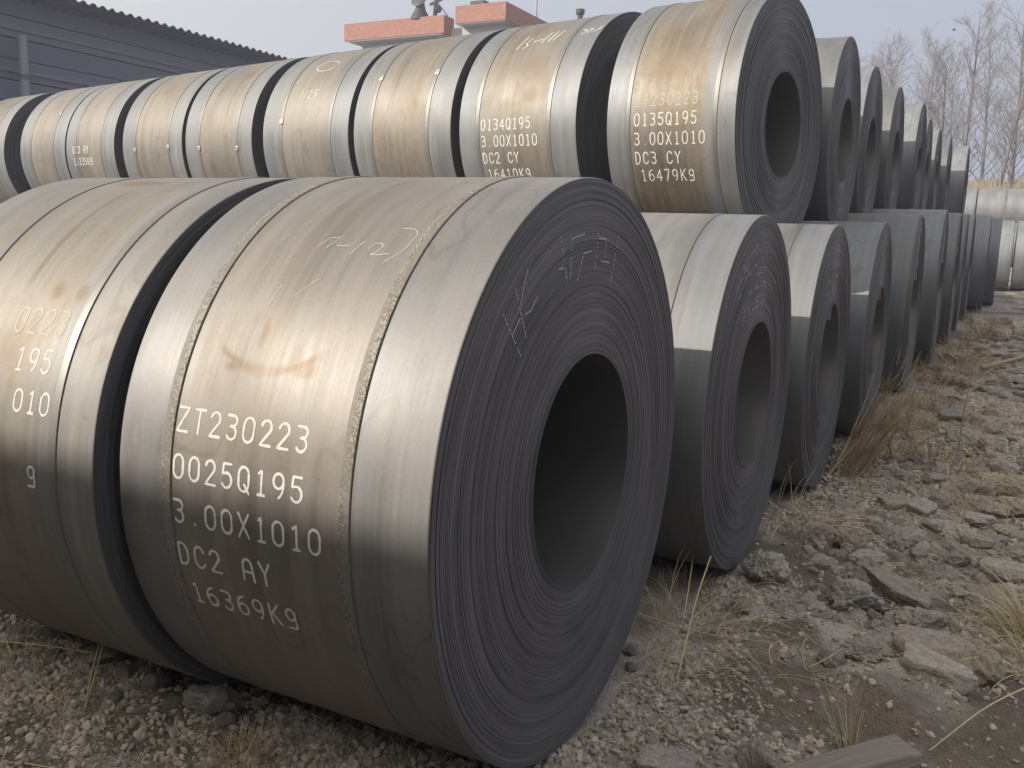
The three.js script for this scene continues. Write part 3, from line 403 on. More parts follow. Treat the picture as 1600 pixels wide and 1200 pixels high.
// ------------------------------------------------------------------ bare trees and reeds
const barkMat = std({ color: lin(0.19, 0.17, 0.165), roughness: 0.95 }), twigMat = std({ color: lin(0.22, 0.195, 0.19), roughness: 0.95 });
function treeGeos(seed, H, spread) {
  const rnd = RNG(seed), T = new GB(), C = new GB(), up = V3(0, 1, 0);
  const curve = (p, d, L, n, bend, jit) => { const pts = [p.clone()]; let q = p.clone(), e = d.clone(); for (let k = 0; k < n; k++) { e.x += (rnd() - 0.5) * jit; e.z += (rnd() - 0.5) * jit; e.addScaledVector(up, bend); e.normalize(); q = q.clone().addScaledVector(e, L / n); pts.push(q); } return pts; };
  const trunk = curve(V3(0, -0.2, 0), V3((rnd() - 0.5) * 0.08, 1, (rnd() - 0.5) * 0.08), H, 9, 0.06, 0.09); T.tube(trunk, t => 0.15 * Math.pow(1 - t, 0.8) * H / 13 + 0.012, 7);
  const along = (pts, t) => { const f = t * (pts.length - 1), i = Math.min(pts.length - 2, Math.floor(f)); return [pts[i].clone().lerp(pts[i + 1], f - i), pts[i + 1].clone().sub(pts[i]).normalize()]; };
  const side = (d, ang) => { const a = rnd() * 2 * Math.PI, s = V3(Math.cos(a), 0, Math.sin(a)); s.addScaledVector(d, -s.dot(d)).normalize(); return d.clone().multiplyScalar(Math.cos(ang)).addScaledVector(s, Math.sin(ang)); };
  const nb = 36;
  for (let k = 0; k < nb; k++) {
    const t = 0.10 + 0.86 * Math.pow((k + rnd()) / nb, 0.9), [p, d] = along(trunk, t), L1 = spread * H * (0.30 - 0.22 * t) * (0.7 + 0.6 * rnd()) + 0.4;
    const b1 = curve(p, side(d, 0.75 + 0.25 * rnd()), L1, 5, 0.16, 0.25), r1 = 0.016 + 0.026 * (1 - t); T.tube(b1, s => r1 * (1 - s) + 0.007, 4, false);
    const n2 = 5 + Math.floor(rnd() * 3);
    for (let j = 0; j < n2; j++) {
      const [p2, d2] = along(b1, 0.2 + 0.78 * rnd()), L2 = L1 * (0.3 + 0.35 * rnd()), b2 = curve(p2, side(d2, 0.55 + 0.4 * rnd()), L2, 3, 0.13, 0.3); C.tube(b2, s => 0.0095 * (1 - s) + 0.005, 3, false);
      const n3 = 3 + Math.floor(rnd() * 3); for (let i = 0; i < n3; i++) { const [p3, d3] = along(b2, 0.15 + 0.85 * rnd()); C.tube(curve(p3, side(d3, 0.4 + 0.5 * rnd()), 0.25 + 0.5 * rnd(), 2, 0.1, 0.3), s => 0.0065 * (1 - s) + 0.0035, 3, false); }
    }
  }
  return [T.geo(), C.geo()];
}
{
  const kinds = [treeGeos(11, 13, 0.9), treeGeos(23, 13, 1.1), treeGeos(37, 13, 0.8)];
  //  x, z, height, kind, turn, lean
  const T = [[-1.75, -67, 13.2, 0, 0.3, 0], [0.55, -66, 11.4, 2, 2.2, 0], [1.35, -67, 12.4, 1, 4.0, -0.12], [-2.9, -70, 11.0, 1, 1.0, 0.02], [-4.2, -69, 11.6, 0, 2.9, 0], [-5.9, -70, 12.4, 2, 5.0, 0.05], [-7.2, -74, 11.4, 1, 0.2, 0], [-8.6, -76, 11.4, 0, 1.4, 0], [-10.2, -80, 12.2, 2, 3.3, 0], [2.9, -69, 11.5, 0, 5.6, 0.05], [3.9, -72, 12, 2, 0.9, 0], [-0.6, -76, 12.5, 1, 2.4, 0], [-3.4, -84, 12.5, 0, 4.4, 0], [1.2, -82, 13, 2, 3.7, 0], [-6.4, -88, 13, 1, 5.2, 0], [-11.5, -86, 12.5, 1, 2.0, 0], [5.2, -74, 12, 1, 1.1, 0]];
  const lab = ['tall bare poplar with upright twigs on the reed bank', 'bare poplar with spreading limbs on the reed bank', 'slender bare poplar with thin crown on the reed bank'];
  T.forEach(([x, z, h, k, turn, lean]) => { const t = thing('bare_tree', lab[k], 'tree', [x, slope(z) - 0.05, z], 'bare trees beyond the yard'); t.scale.setScalar(h / 13); t.rotation.set(0, turn, lean); mesh('trunk', kinds[k][0], barkMat, t); mesh('crown', kinds[k][1], twigMat, t); });
}
{ // dry reeds on the far bank: nobody could count them
  const b = new GB(), rnd = RNG(3); for (let k = 0; k < 14; k++) { const a = rnd() * 6.28, x = (rnd() - 0.5) * 0.5, z = (rnd() - 0.5) * 0.5, h = 1.2 + 1.1 * rnd(), l = 0.35 * rnd(); b.tube([V3(x, 0, z), V3(x + Math.cos(a) * l * 0.3, h * 0.6, z + Math.sin(a) * l * 0.3), V3(x + Math.cos(a) * l, h, z + Math.sin(a) * l)], t => 0.02 * (1 - 0.8 * t) + 0.003, 3, false); }
  const N = 5200, m = new THREE.InstancedMesh(b.geo(), std({ color: lin(0.40, 0.335, 0.235), roughness: 0.95 }), N), o = new THREE.Object3D(), c = new THREE.Color();
  for (let k = 0; k < N; k++) { const z = -58 - 32 * Math.pow(rnd(), 1.2), x = -16 + 32 * rnd(); o.position.set(x, slope(z) - 0.05, z); o.rotation.set(0, rnd() * 6.28, 0); o.scale.setScalar(0.7 + 0.5 * rnd()); o.updateMatrix(); m.setMatrixAt(k, o.matrix); const g = 0.75 + 0.4 * rnd(); m.setColorAt(k, c.setRGB(g, g * (0.92 + 0.1 * rnd()), g * (0.8 + 0.3 * rnd()))); }
  m.name = 'reed_bed'; m.castShadow = m.receiveShadow = true; m.userData = { kind: 'stuff', label: 'dry golden reeds covering the far bank under the trees', category: 'reeds' }; scene.add(m);
}

// ------------------------------------------------------------------ rubble
const stoneTex = tex(512, 512, (u, v, o) => { const n = fbm(u * 14, v * 14, 4, 5), f = vn(u * 120, v * 120, 9), p = ss(0.8, 0.9, vn(u * 60, v * 60, 10)), q = ss(0.55, 0.75, fbm(u * 6 + 3, v * 6, 3, 15)); const k = 0.62 + 0.5 * n + 0.22 * (f - 0.5) - 0.3 * p; o[0] = k * mix(0.84, 0.74, q); o[1] = k * mix(0.82, 0.68, q); o[2] = k * mix(0.79, 0.60, q); });
const stoneBump = tex(512, 512, (u, v, o) => { o[0] = o[1] = o[2] = 0.5 * fbm(u * 30, v * 30, 4, 5) + 0.5 * vn(u * 110, v * 110, 9); }, false);
const stoneMats = [[0.62, 0.57, 0.525], [0.68, 0.635, 0.58], [0.56, 0.485, 0.44], [0.62, 0.55, 0.45], [0.48, 0.45, 0.42]].map(c => std({ color: lin(...c), map: stoneTex, bumpMap: stoneBump, bumpScale: 0.008, roughness: 0.97 }));
function rockGeo(seed, detail, cuts, rough, flat = 1, hard = 0.45) {
  const g = new THREE.IcosahedronGeometry(1, detail), p = g.attributes.position, rnd = RNG(seed), pl = [], d = V3(0, 0, 0), key = {};
  for (let k = 0; k < cuts; k++) { const n = V3(rnd() - 0.5, rnd() - 0.5, rnd() - 0.5).normalize(); pl.push([n, 0.55 + 0.35 * rnd()]); }
  pl.push([V3(0, 1, 0), 0.5 * flat + 0.12]);
  for (let i = 0; i < p.count; i++) { d.set(p.getX(i), p.getY(i), p.getZ(i)).normalize(); let r = 1; for (const [n, h] of pl) { const c = d.dot(n); if (c > 0.05) r = Math.min(r, h / c); } r *= 1 + rough * (fbm(d.x * 3 + seed, d.y * 3 + d.z * 2.3, 3, seed) - 0.5) + rough * 0.5 * (vn(d.x * 11 + d.z * 6, d.y * 11 - d.z * 7, seed + 2) - 0.5); p.setXYZ(i, d.x * r, d.y * r, d.z * r); }
  const u = []; for (let i = 0; i < p.count; i++) u.push(p.getX(i) * 0.5 + p.getY(i) * 0.31, p.getZ(i) * 0.5 + p.getY(i) * 0.37); g.setAttribute('uv', new THREE.Float32BufferAttribute(u, 2));
  // shared normals across the split triangles, softened
  g.computeVertexNormals(); const nn = g.attributes.normal, acc = {}; const K = i => `${Math.round(p.getX(i) * 500)},${Math.round(p.getY(i) * 500)},${Math.round(p.getZ(i) * 500)}`;
  for (let i = 0; i < p.count; i++) { const k = K(i), a = acc[k] ??= V3(0, 0, 0); a.x += nn.getX(i); a.y += nn.getY(i); a.z += nn.getZ(i); }
  for (let i = 0; i < p.count; i++) { const a = acc[K(i)].clone().normalize(), f = V3(nn.getX(i), nn.getY(i), nn.getZ(i)); a.lerp(f, hard).normalize(); nn.setXYZ(i, a.x, a.y, a.z); }
  return g;
}
const ROCK = [0, 1, 2, 3, 4, 5, 6, 7].map(k => rockGeo(60 + k * 7, 8, 7 + k % 4, 0.24 + 0.13 * (k % 3))), PORE = [0, 1].map(k => rockGeo(130 + k, 12, 6, 0.62)), SLAB = [0, 1, 2].map(k => rockGeo(160 + k * 3, 10, 7, 0.24, 0.4));
const SPOT = [];
function rock(geo, mat, x, z, sx, sy, sz, turn, label, group, sink = 0.35, name = 'rubble_stone', tilt = [0, 0]) {
  const o = solo(name, geo, stoneMats[mat], label, 'stone', group); o.position.set(x, height(x, z) + sy * (0.62 - sink), z); o.scale.set(sx, sy, sz); o.rotation.set(tilt[0], turn, tilt[1]); SPOT.push([x, z, Math.max(sx, sz)]); return o;
}
rock(PORE[0], 1, 0.22, -1.80, 0.11, 0.11, 0.10, 0.4, 'crumbly porous pale lump lying against the second coil of the bottom row', undefined, 0.1, 'porous_lump');
rock(ROCK[3], 3, 0.22, -1.33, 0.06, 0.05, 0.05, 1.2, 'small yellowish stone near the dry straw beside the front coil', undefined, 0.2);
rock(SLAB[0], 1, 0.62, -2.35, 0.11, 0.07, 0.08, 0.7, 'low domed pale stone alone on bare brown earth', undefined, 0.3);
rock(SLAB[1], 2, 0.80, -1.87, 0.18, 0.08, 0.07, -0.55, 'long pinkish slab fragment lying over the dark hollow', undefined, 0.1, 'slab_fragment', [0.1, -0.15]);
rock(PORE[1], 1, 0.64, -1.68, 0.10, 0.09, 0.09, 2.0, 'crumbly grey lump in front of the long slab fragment', undefined, 0.2, 'porous_lump');
rock(SLAB[2], 2, 1.00, -1.27, 0.155, 0.10, 0.13, 0.2, 'flat-topped broken concrete slab, upper of the pair', undefined, 0.1, 'concrete_slab', [0.06, -0.05]);
rock(SLAB[0], 1, 1.02, -1.03, 0.16, 0.08, 0.10, 2.6, 'flat-topped broken concrete slab, lower of the pair', undefined, 0.25, 'concrete_slab', [0.05, 0]);
rock(ROCK[1], 3, 1.17, -1.22, 0.085, 0.09, 0.08, 0.9, 'yellowish broken block leaning on the concrete slab end', undefined, 0.2);
rock(ROCK[5], 0, 0.93, -1.56, 0.10, 0.07, 0.065, 0.3, 'rounded grey stone just behind the flat concrete slab', undefined, 0.2);
rock(ROCK[0], 1, 0.65, -1.0, 0.058, 0.055, 0.05, 1.9, 'pale crumbling stone ringed by a bent dry stem', undefined, 0.2);
rock(PORE[0], 2, 0.76, -1.10, 0.10, 0.05, 0.08, 1.0, 'low heap of crumbled mortar beside the concrete slabs', undefined, 0.3, 'porous_lump');
rock(SLAB[1], 0, 0.33, 0.03, 0.13, 0.07, 0.09, 0.9, 'streaked grey slab piece below the front coil face', undefined, 0.3, 'slab_fragment', [0, -0.2]);
rock(ROCK[2], 0, 0.57, -0.08, 0.055, 0.09, 0.05, 0.5, 'upright grey stone near the end of the wooden beam', undefined, 0.3);
rock(SLAB[2], 0, 1.27, -2.44, 0.13, 0.09, 0.11, 0.1, 'broad smooth grey boulder at the edge of the rubble', undefined, 0.2);
rock(ROCK[4], 4, -1.07, 0.50, 0.09, 0.075, 0.07, 0.4, 'dark stone wedged at the foot of the front coil', undefined, 0.2);
rock(ROCK[6], 0, -1.64, 0.46, 0.085, 0.05, 0.06, 1.1, 'flat grey stone at the foot of the rust-streaked coil', undefined, 0.2);
{
  const rnd = RNG(404), lb = ['pale limestone chunk in the rubble strip along the coils', 'off-white broken stone in the rubble strip along the coils', 'pinkish brick-earth stone in the rubble strip along the coils', 'yellowish stone in the rubble strip along the coils', 'dull grey stone in the rubble strip along the coils'];
  const put = (x, z, s, m = Math.floor(rnd() * 4.6), sink = 0.15 + 0.3 * rnd()) => { const g = ROCK[Math.floor(rnd() * 8)]; return rock(rnd() < 0.25 ? SLAB[Math.floor(rnd() * 3)] : g, m, x, z, s * (0.8 + 0.5 * rnd()), s * (0.55 + 0.35 * rnd()), s * (0.7 + 0.4 * rnd()), rnd() * 6.28, lb[m], 'loose stones of the rubble strip', sink, 'rubble_stone', [(rnd() - 0.5) * 0.5, (rnd() - 0.5) * 0.5]); };
  const fixed = [[0.81, -3.47, .11], [0.78, -2.75, .10], [1.04, -2.90, .105], [1.11, -3.47, .10], [1.25, -3.35, .105], [1.36, -3.26, .08], [1.12, -2.85, .085], [0.82, -4.29, .11], [1.14, -6.14, .16], [0.86, -4.68, .105], [0.95, -5.65, .12], [0.92, -3.15, .10], [0.97, -3.3, .08], [1.02, -3.1, .09], [0.70, -3.1, .06], [0.60, -3.2, .07], [1.2, -2.95, .07], [1.18, -3.75, .11], [1.33, -3.9, .12], [0.9, -3.8, .09], [0.76, -2.4, .03], [0.47, -0.23, .026], [0.5, -0.27, .02], [0.44, -0.2, .025], [0.53, -0.25, .018], [0.40, -0.17, .03], [-0.01, -0.58, .035], [-0.06, -0.70, .037], [0.62, -0.35, .014], [-1.5, 0.49, .042], [-1.34, 0.50, .045], [-1.2, 0.55, .04], [-0.97, 0.56, .035], [-1.97, 0.42, .055], [-1.8, 0.55, .035], [-1.42, 0.60, .03], [-1.28, 0.62, .025], [-0.86, 0.58, .03], [-0.75, 0.62, .028], [-1.72, 0.62, .03], [-2.1, 0.5, .04]];
  fixed.forEach(([x, z, s]) => put(x, z, s, x < 0 ? [0, 4, 2][Math.floor(rnd() * 3)] : Math.floor(rnd() * 4)));
  let n = 0, tries = 0;
  while (n < 225 && tries++ < 6000) {
    const z = -2.5 - 13 * Math.pow(rnd(), 1.9), x = 0.50 + (0.6 + 0.10 * -z * 0.25) * Math.pow(rnd(), 0.8) * 1.5 + Math.max(0, -z - 8) * 0.045, s = (0.032 + 0.095 * Math.pow(rnd(), 2.0)) * (1 + 0.06 * Math.max(0, -z - 4));
    if (x > 2.4 || SPOT.some(q => Math.hypot(q[0] - x, q[1] - z) < (q[2] + s) * 0.8)) continue;
    if (z > -3.4 && x < 0.9 && rnd() < 0.75) continue;
    put(x, z, s); n++;
  }
}
{ // gravel and crumbs: uncounted
  const rnd = RNG(909), geo = rockGeo(17, 2, 10, 0.34, 0.8, 0.9), N = 64000, m = new THREE.InstancedMesh(geo, std({ color: lin(0.82, 0.75, 0.695), map: stoneTex, roughness: 0.98 }), N), o = new THREE.Object3D(), c = new THREE.Color();
  let k = 0, guard = 0;
  while (k < N && guard++ < 1500000) {
    let x, z, s; const leftSide = rnd() < 0.5;
    if (leftSide) { x = -3.3 + 4.0 * rnd(); z = 0.05 + 1.35 * rnd(); if (x > 0.2 && rnd() < 0.6) continue; const dens = ss(0.28, 0.5, fbm(x * 2 + 4, z * 2, 3, 88)) * (1 - 0.8 * bareAt(x, z)); if (rnd() > 0.15 + 0.85 * dens) continue; s = 0.003 + 0.0135 * Math.pow(rnd(), 2.8); if (z > 0.95 - 0.1 * x && rnd() < 0.5) s *= 0.6; }
    else { z = -7.5 * Math.pow(rnd(), 1.25) + 0.1; x = 0.02 + (1.45 + Math.max(0, -z) * 0.06) * rnd(); const d = fbm(x * 3.1 + 9, z * 3.1, 3, 99), bare = bareAt(x, z); const heap = Math.exp(-Math.pow((x - 0.5) / 0.32, 2) - Math.pow((z + 1.75) / 0.38, 2)) + 0.8 * Math.exp(-Math.pow((x - 0.3) / 0.2, 2) - Math.pow((z + 0.1) / 0.25, 2)) + 0.7 * ss(-2.6, -3.4, z); if (rnd() > cl((ss(0.40, 0.66, d) + heap) * (1 - 0.72 * bare), 0.06, 1)) continue; s = 0.0022 + 0.014 * Math.pow(rnd(), 3.4) + 0.0022 * Math.max(0, -z - 2); }
    o.position.set(x, height(x, z) + s * 0.25, z); o.rotation.set(rnd() * 6.28, rnd() * 6.28, rnd() * 6.28); o.scale.set(s * (0.8 + 0.5 * rnd()), s * (0.6 + 0.5 * rnd()), s * (0.8 + 0.5 * rnd())); o.updateMatrix(); m.setMatrixAt(k, o.matrix);
    const g = 0.5 + 0.55 * rnd(), w = rnd(); m.setColorAt(k, c.setRGB(g * (1 + 0.06 * w), g, g * (1 - 0.10 * w))); k++;
  }
  m.count = k; m.name = 'gravel'; m.castShadow = m.receiveShadow = true; m.userData = { kind: 'stuff', label: 'grey crushed gravel and crumbs strewn over the ground', category: 'gravel' }; scene.add(m);
}

{ // fist-sized and smaller rubble between the larger stones: uncounted
  const rnd = RNG(321), geos = [rockGeo(301, 4, 8, 0.4, 1, 0.7), rockGeo(302, 4, 9, 0.5, 0.8, 0.7)], c = new THREE.Color(), o = new THREE.Object3D();
  geos.forEach((geo, gi) => { const N = 1500, m = new THREE.InstancedMesh(geo, std({ color: lin(0.70, 0.645, 0.595), map: stoneTex, bumpMap: stoneBump, bumpScale: 0.004, roughness: 0.97 }), N);
    for (let k = 0; k < N;) { const z = -1.4 - 9 * Math.pow(rnd(), 1.4), x = 0.3 + (1.2 + Math.max(0, -z - 2) * 0.10) * rnd() + Math.max(0, -z - 6) * 0.05; if (rnd() > 0.12 + ss(0.42, 0.6, fbm(x * 2.2 + 2, z * 2.2, 3, 71)) * (1 - 0.8 * bareAt(x, z)) * ss(0.25, 0.75, x + 0.1 * Math.min(3, -z - 1.4))) continue; const s = (0.010 + 0.026 * Math.pow(rnd(), 2)) * (1 + 0.05 * -z); o.position.set(x, height(x, z) + s * 0.15, z); o.rotation.set(rnd() * 0.8, rnd() * 6.28, rnd() * 0.8); o.scale.set(s * (0.8 + 0.6 * rnd()), s * (0.5 + 0.4 * rnd()), s * (0.8 + 0.5 * rnd())); o.updateMatrix(); m.setMatrixAt(k, o.matrix); const g = 0.7 + 0.4 * rnd(), w = rnd(); m.setColorAt(k, c.setRGB(g, g * (1 - 0.05 * w), g * (1 - 0.13 * w))); k++; }
    m.name = gi ? 'rubble_crumbs_001' : 'rubble_crumbs'; m.castShadow = m.receiveShadow = true; m.userData = { kind: 'stuff', label: gi ? 'flat pale rubble crumbs strewn between the stones' : 'lumpy pale rubble crumbs strewn between the stones', category: 'rubble' }; scene.add(m); });
}

// ------------------------------------------------------------------ wooden beam
{
  const wood = tex(512, 128, (u, v, o) => { const g = fbm(u * 3, v * 34 + 1.5 * fbm(u * 4, v * 3, 2, 4), 3, 8), f = vn(u * 20, v * 120, 3), k = 0.65 + 0.6 * g + 0.15 * (f - 0.5), cr = ss(0.12, 0.05, vn(u * 5, v * 44, 14)); o[0] = 0.27 * k * (1 - 0.5 * cr); o[1] = 0.235 * k * (1 - 0.5 * cr); o[2] = 0.205 * k * (1 - 0.5 * cr); });
  const s = new THREE.Shape(); const w = 0.055, h = 0.048, r = 0.012; s.moveTo(-w + r, 0); s.lineTo(w - r, 0); s.quadraticCurveTo(w, 0, w, r); s.lineTo(w - 0.004, h - r); s.quadraticCurveTo(w - 0.005, h, w - r, h); s.lineTo(-w + r, h - 0.004); s.quadraticCurveTo(-w, h - 0.004, -w, h - r); s.lineTo(-w, r); s.quadraticCurveTo(-w, 0, -w + r, 0);
  const g = new THREE.ExtrudeGeometry(s, { depth: 0.8, steps: 18, bevelEnabled: true, bevelSize: 0.008, bevelThickness: 0.012, bevelSegments: 2, curveSegments: 5 }), p = g.attributes.position, u = [];
  for (let i = 0; i < p.count; i++) { const z = p.getZ(i); p.setX(i, p.getX(i) + (fbm(z * 4, p.getY(i) * 20, 2, 3) - 0.5) * 0.006); p.setY(i, p.getY(i) * (1 - 0.25 * ss(0.12, 0, z) * (p.getX(i) > 0 ? 1 : 0.3)) + (fbm(z * 5 + 7, p.getX(i) * 20, 2, 6) - 0.5) * 0.005); u.push(z * 0.9, (p.getX(i) + p.getY(i)) * 4); }
  g.setAttribute('uv', new THREE.Float32BufferAttribute(u, 2)); g.computeVertexNormals();
  const o = solo('wooden_beam', g, std({ map: wood, bumpMap: wood, bumpScale: 0.003, roughness: 0.9 }), 'weathered grey wooden beam lying on the earth', 'beam'); o.position.set(0.965, height(0.9, -0.4) + 0.006, -0.42); o.rotation.y = Math.atan2(-0.25, 0.335); o.rotation.x = 0.01;
}

// ------------------------------------------------------------------ dry grass, straws, weeds
const strawMats = [[0.66, 0.56, 0.34], [0.54, 0.46, 0.29], [0.42, 0.33, 0.20], [0.36, 0.235, 0.16], [0.38, 0.38, 0.21]].map(c => std({ color: lin(...c), roughness: 0.85, side: THREE.DoubleSide }));
function blade(b, p, dir, L, w, droop, rnd, n = 6) {
  let q = p.clone(), d = dir.clone().normalize(); const sd = V3(-d.z, 0, d.x); if (sd.length() < 0.05) sd.set(1, 0, 0); sd.normalize(); sd.applyAxisAngle(d, (rnd() - 0.5) * 1.5); let pl, pr; const kx = (rnd() - 0.5) * 0.12, kz = (rnd() - 0.5) * 0.12;
  for (let k = 0; k <= n; k++) { const t = k / n, ww = w * (1 - 0.8 * t * t) / 2, a = b.v(q.x - sd.x * ww, q.y - sd.y * ww, q.z - sd.z * ww, 0, t), c = b.v(q.x + sd.x * ww, q.y + sd.y * ww, q.z + sd.z * ww, 1, t); if (k) b.q(pl, pr, c, a); pl = a; pr = c; q = q.clone().addScaledVector(d, L / n); d.y -= droop / n; d.x += kx; d.z += kz; d.normalize(); }
}
function clump(x, z, n, L, spread, lean, droop, mats, label, group, w = 0.0032, name = 'dry_grass_clump') {
  const t = thing(name, label, 'grass', [x, height(x, z) - 0.01, z], group), rnd = RNG(Math.round(x * 911 + z * 377 + 5000 + n));
  mats.forEach((m, j) => { const b = new GB(); for (let k = 0; k < n / mats.length; k++) { const a = rnd() * 6.28, r = spread * Math.sqrt(rnd()) * 0.4, up = 0.35 + 0.9 * rnd(); blade(b, V3(Math.cos(a) * r, 0, Math.sin(a) * r), V3(Math.cos(a) * spread * 3 * rnd() + lean[0], up, Math.sin(a) * spread * 3 * rnd() + lean[1]), L * (0.45 + 0.65 * rnd()), w * (0.6 + 0.8 * rnd()), droop * (0.5 + rnd()), rnd); } mesh('blades', b.geo(), strawMats[m], t); });
  return t;
}
clump(-0.80, 0.66, 260, 0.13, 0.22, [0.05, 0.05], 1.1, [0, 1, 3], 'tufted golden dry grass clump in the gravel before the front coil', undefined, 0.0022);
clump(1.34, -1.72, 240, 0.30, 0.20, [-0.35, 0.15], 0.9, [0, 1], 'golden drooping dry grass tussock beside the long straw at the rubble edge', undefined, 0.004);
clump(1.36, -1.35, 90, 0.34, 0.25, [-0.5, 0.2], 1.0, [0, 1], 'thin spread of golden dry grass beyond the concrete slabs', undefined, 0.003);
clump(0.10, -0.62, 56, 0.24, 0.5, [0.15, -0.1], 0.9, [1, 4], 'greenish grass tuft tucked under the front coil edge', undefined, 0.003);
clump(0.06, -1.02, 66, 0.46, 0.6, [0.45, 0.15], 1.1, [0, 1, 2], 'tangle of dry straw between the two nearest bottom coils', undefined, 0.0035);
clump(0.22, -0.85, 46, 0.36, 0.8, [0.3, 0.3], 1.3, [0, 1], 'flattened golden straw spread on the earth beside the front coil', undefined, 0.003);
clump(0.16, -2.9, 90, 0.4, 0.6, [0.5, 0.2], 0.9, [2, 0], 'tawny dry grass leaning out between the second and third bottom coils', undefined, 0.004);
clump(-0.05, -1.35, 110, 0.2, 0.5, [0, 0], 0.4, [3, 2], 'dim dead weeds in the gap under the second coil', undefined, 0.003);
clump(-1.75, 0.72, 90, 0.2, 0.5, [0, 0], 0.8, [2, 1], 'sparse brown grass on the gravel beside the rust-streaked coil', undefined, 0.003);
clump(-2.0, 0.62, 90, 0.22, 0.4, [0.05, 0], 0.6, [4, 2], 'dull olive grass tuft on the gravel beside the rust-streaked coil', undefined, 0.003);
clump(0.80, -0.38, 22, 0.30, 0.07, [-0.10, -0.05], 0.35, [0, 4], 'few upright pale straws bundled behind the wooden beam', undefined, 0.004);
clump(1.42, -4.3, 130, 0.42, 0.3, [-0.9, 0.2], 0.9, [2, 1], 'tawny drooping grass over the stones by the tall dead weed', undefined, 0.005);
clump(1.55, -2.0, 70, 0.3, 0.25, [-0.2, 0.1], 0.9, [0, 1], 'small golden grass tuft past the golden tussock', undefined, 0.0035);
{ // leaning russet weed beside the third coil
  const t = thing('leaning_weed', 'russet feathery dead weed leaning out from the third bottom coil', 'weed', [0.24, height(0.24, -4.3) - 0.02, -4.3]), rnd = RNG(66);
  for (const [m, n] of [[3, 50], [2, 46], [0, 22]]) { const b = new GB(), f = new GB(); for (let k = 0; k < n; k++) { const d = V3(0.48 + 0.3 * (rnd() - 0.5), 0.95 + 0.4 * (rnd() - 0.5), -0.2 + 0.5 * (rnd() - 0.5)).normalize(), L = (0.45 + 0.6 * rnd()) * (m === 0 ? 1.05 : 1), p = V3((rnd() - 0.5) * 0.25, 0, (rnd() - 0.5) * 0.35); blade(b, p, d, L, 0.0075, 0.12, rnd, 7); if (m !== 0) for (let j = 0; j < 4; j++) { const q = p.clone().addScaledVector(d, L * (0.45 + 0.5 * rnd())); blade(b, q, V3(d.x + (rnd() - 0.5) * 0.9, d.y + (rnd() - 0.5) * 0.9, d.z + (rnd() - 0.5) * 0.9), 0.06 + 0.08 * rnd(), 0.005, 0.4, rnd, 3); } } mesh('stems', b.geo(), strawMats[m], t); }
}
{
  const rnd = RNG(515); // brown dead weeds along the foot of the row
  for (let k = 0; k < 26; k++) { const z = -4.8 - 10 * Math.pow(rnd(), 1.1), x = 0.42 + Math.max(0, -z - 5) * 0.05 + 0.6 * rnd() * rnd(); clump(x, z, 120, 0.22 + 0.16 * rnd(), 0.55, [(rnd() - 0.5) * 0.4, (rnd() - 0.5) * 0.3], 0.6, rnd() < 0.6 ? [3, 2] : [2, 1], 'low brown dead weed at the foot of the receding bottom row', 'dead weeds along the row', 0.005, 'dead_weed'); }
  for (let k = 0; k < 14; k++) { const z = -3.2 - 6 * rnd(), x = 0.75 + 0.9 * rnd(); clump(x, z, 50, 0.2 + 0.12 * rnd(), 0.5, [(rnd() - 0.5) * 0.8, 0], 0.8, [2, 1], 'thin dry grass sprouting between rubble stones', 'grass between rubble stones', 0.0035); }
}
function straw(pts, r, mat, label, h = 0.012, name = 'dry_straw', group) {
  const c = new THREE.CatmullRomCurve3(pts.map(p => V3(p[0], height(p[0], p[1]) + (p[2] ?? h), p[1]))), b = new GB(); b.tube(c.getPoints(pts.length * 8), t => r * (1 - 0.45 * t), 5); return solo(name, b.geo(), strawMats[mat], label, 'straw', group);
}
straw([[0.654, -3.38, 0.03], [0.879, -2.949, 0.05], [1.071, -2.531, 0.06], [1.232, -2.045, 0.08], [1.329, -1.78, 0.06]], 0.0032, 0, 'very long pale straw running from the rubble to the golden tussock');
straw([[0.86, -1.9, 0.10], [1.084, -1.703, 0.05], [1.33, -1.56, 0.03]], 0.003, 1, 'straw lying behind the concrete slabs, off the long fragment');
straw([[1.36, -1.15, 0.05], [1.192, -0.811, 0.04], [1.033, -0.453, 0.02]], 0.0034, 0, 'pale straw slanting past the wooden beam end');
straw([[-0.121, -0.942, 0.06], [0.16, -0.971, 0.03], [0.443, -1.003, 0.012]], 0.0026, 0, 'straight straw pointing out from under the front coil');
straw([[-0.02, -0.72, 0.05], [0.156, -0.639, 0.03], [0.38, -0.75, 0.012]], 0.0024, 1, 'bent straw below the tangle at the front coil edge');
straw([[0.176, -0.56, 0.01], [0.15, -0.85, 0.20], [0.13, -1.1, 0.32]], 0.0034, 0, 'single stout straw leaning up against the tangle by the front coil');
straw([[0.545, -1.05, 0.05], [0.547, -0.976, 0.03], [0.594, -0.849, 0.02], [0.68, -0.82, 0.02], [0.779, -0.792, 0.015]], 0.0042, 2, 'kinked brown stem beside the pale crumbling stone', 0.01, 'bent_stem');
straw([[0.594, -0.849, 0.035], [0.66, -0.93, 0.05], [0.69, -1.02, 0.06]], 0.003, 1, 'short stem crossing the kinked brown stem', 0.01, 'bent_stem');
straw([[0.342, -0.418], [0.417, -0.388], [0.499, -0.319]], 0.0028, 3, 'thin dark twig on bare earth near the pebbles', 0.006, 'twig');
straw([[-2.507, 0.298, 0.08], [-2.175, 0.40, 0.10], [-1.701, 0.512, 0.03]], 0.0032, 1, 'long straw propped along the rust-streaked coil foot');
straw([[-2.1, 0.64, 0.03], [-1.818, 0.575, 0.05], [-1.62, 0.53, 0.06]], 0.003, 0, 'pale straw lying level on the gravel by the olive tuft');
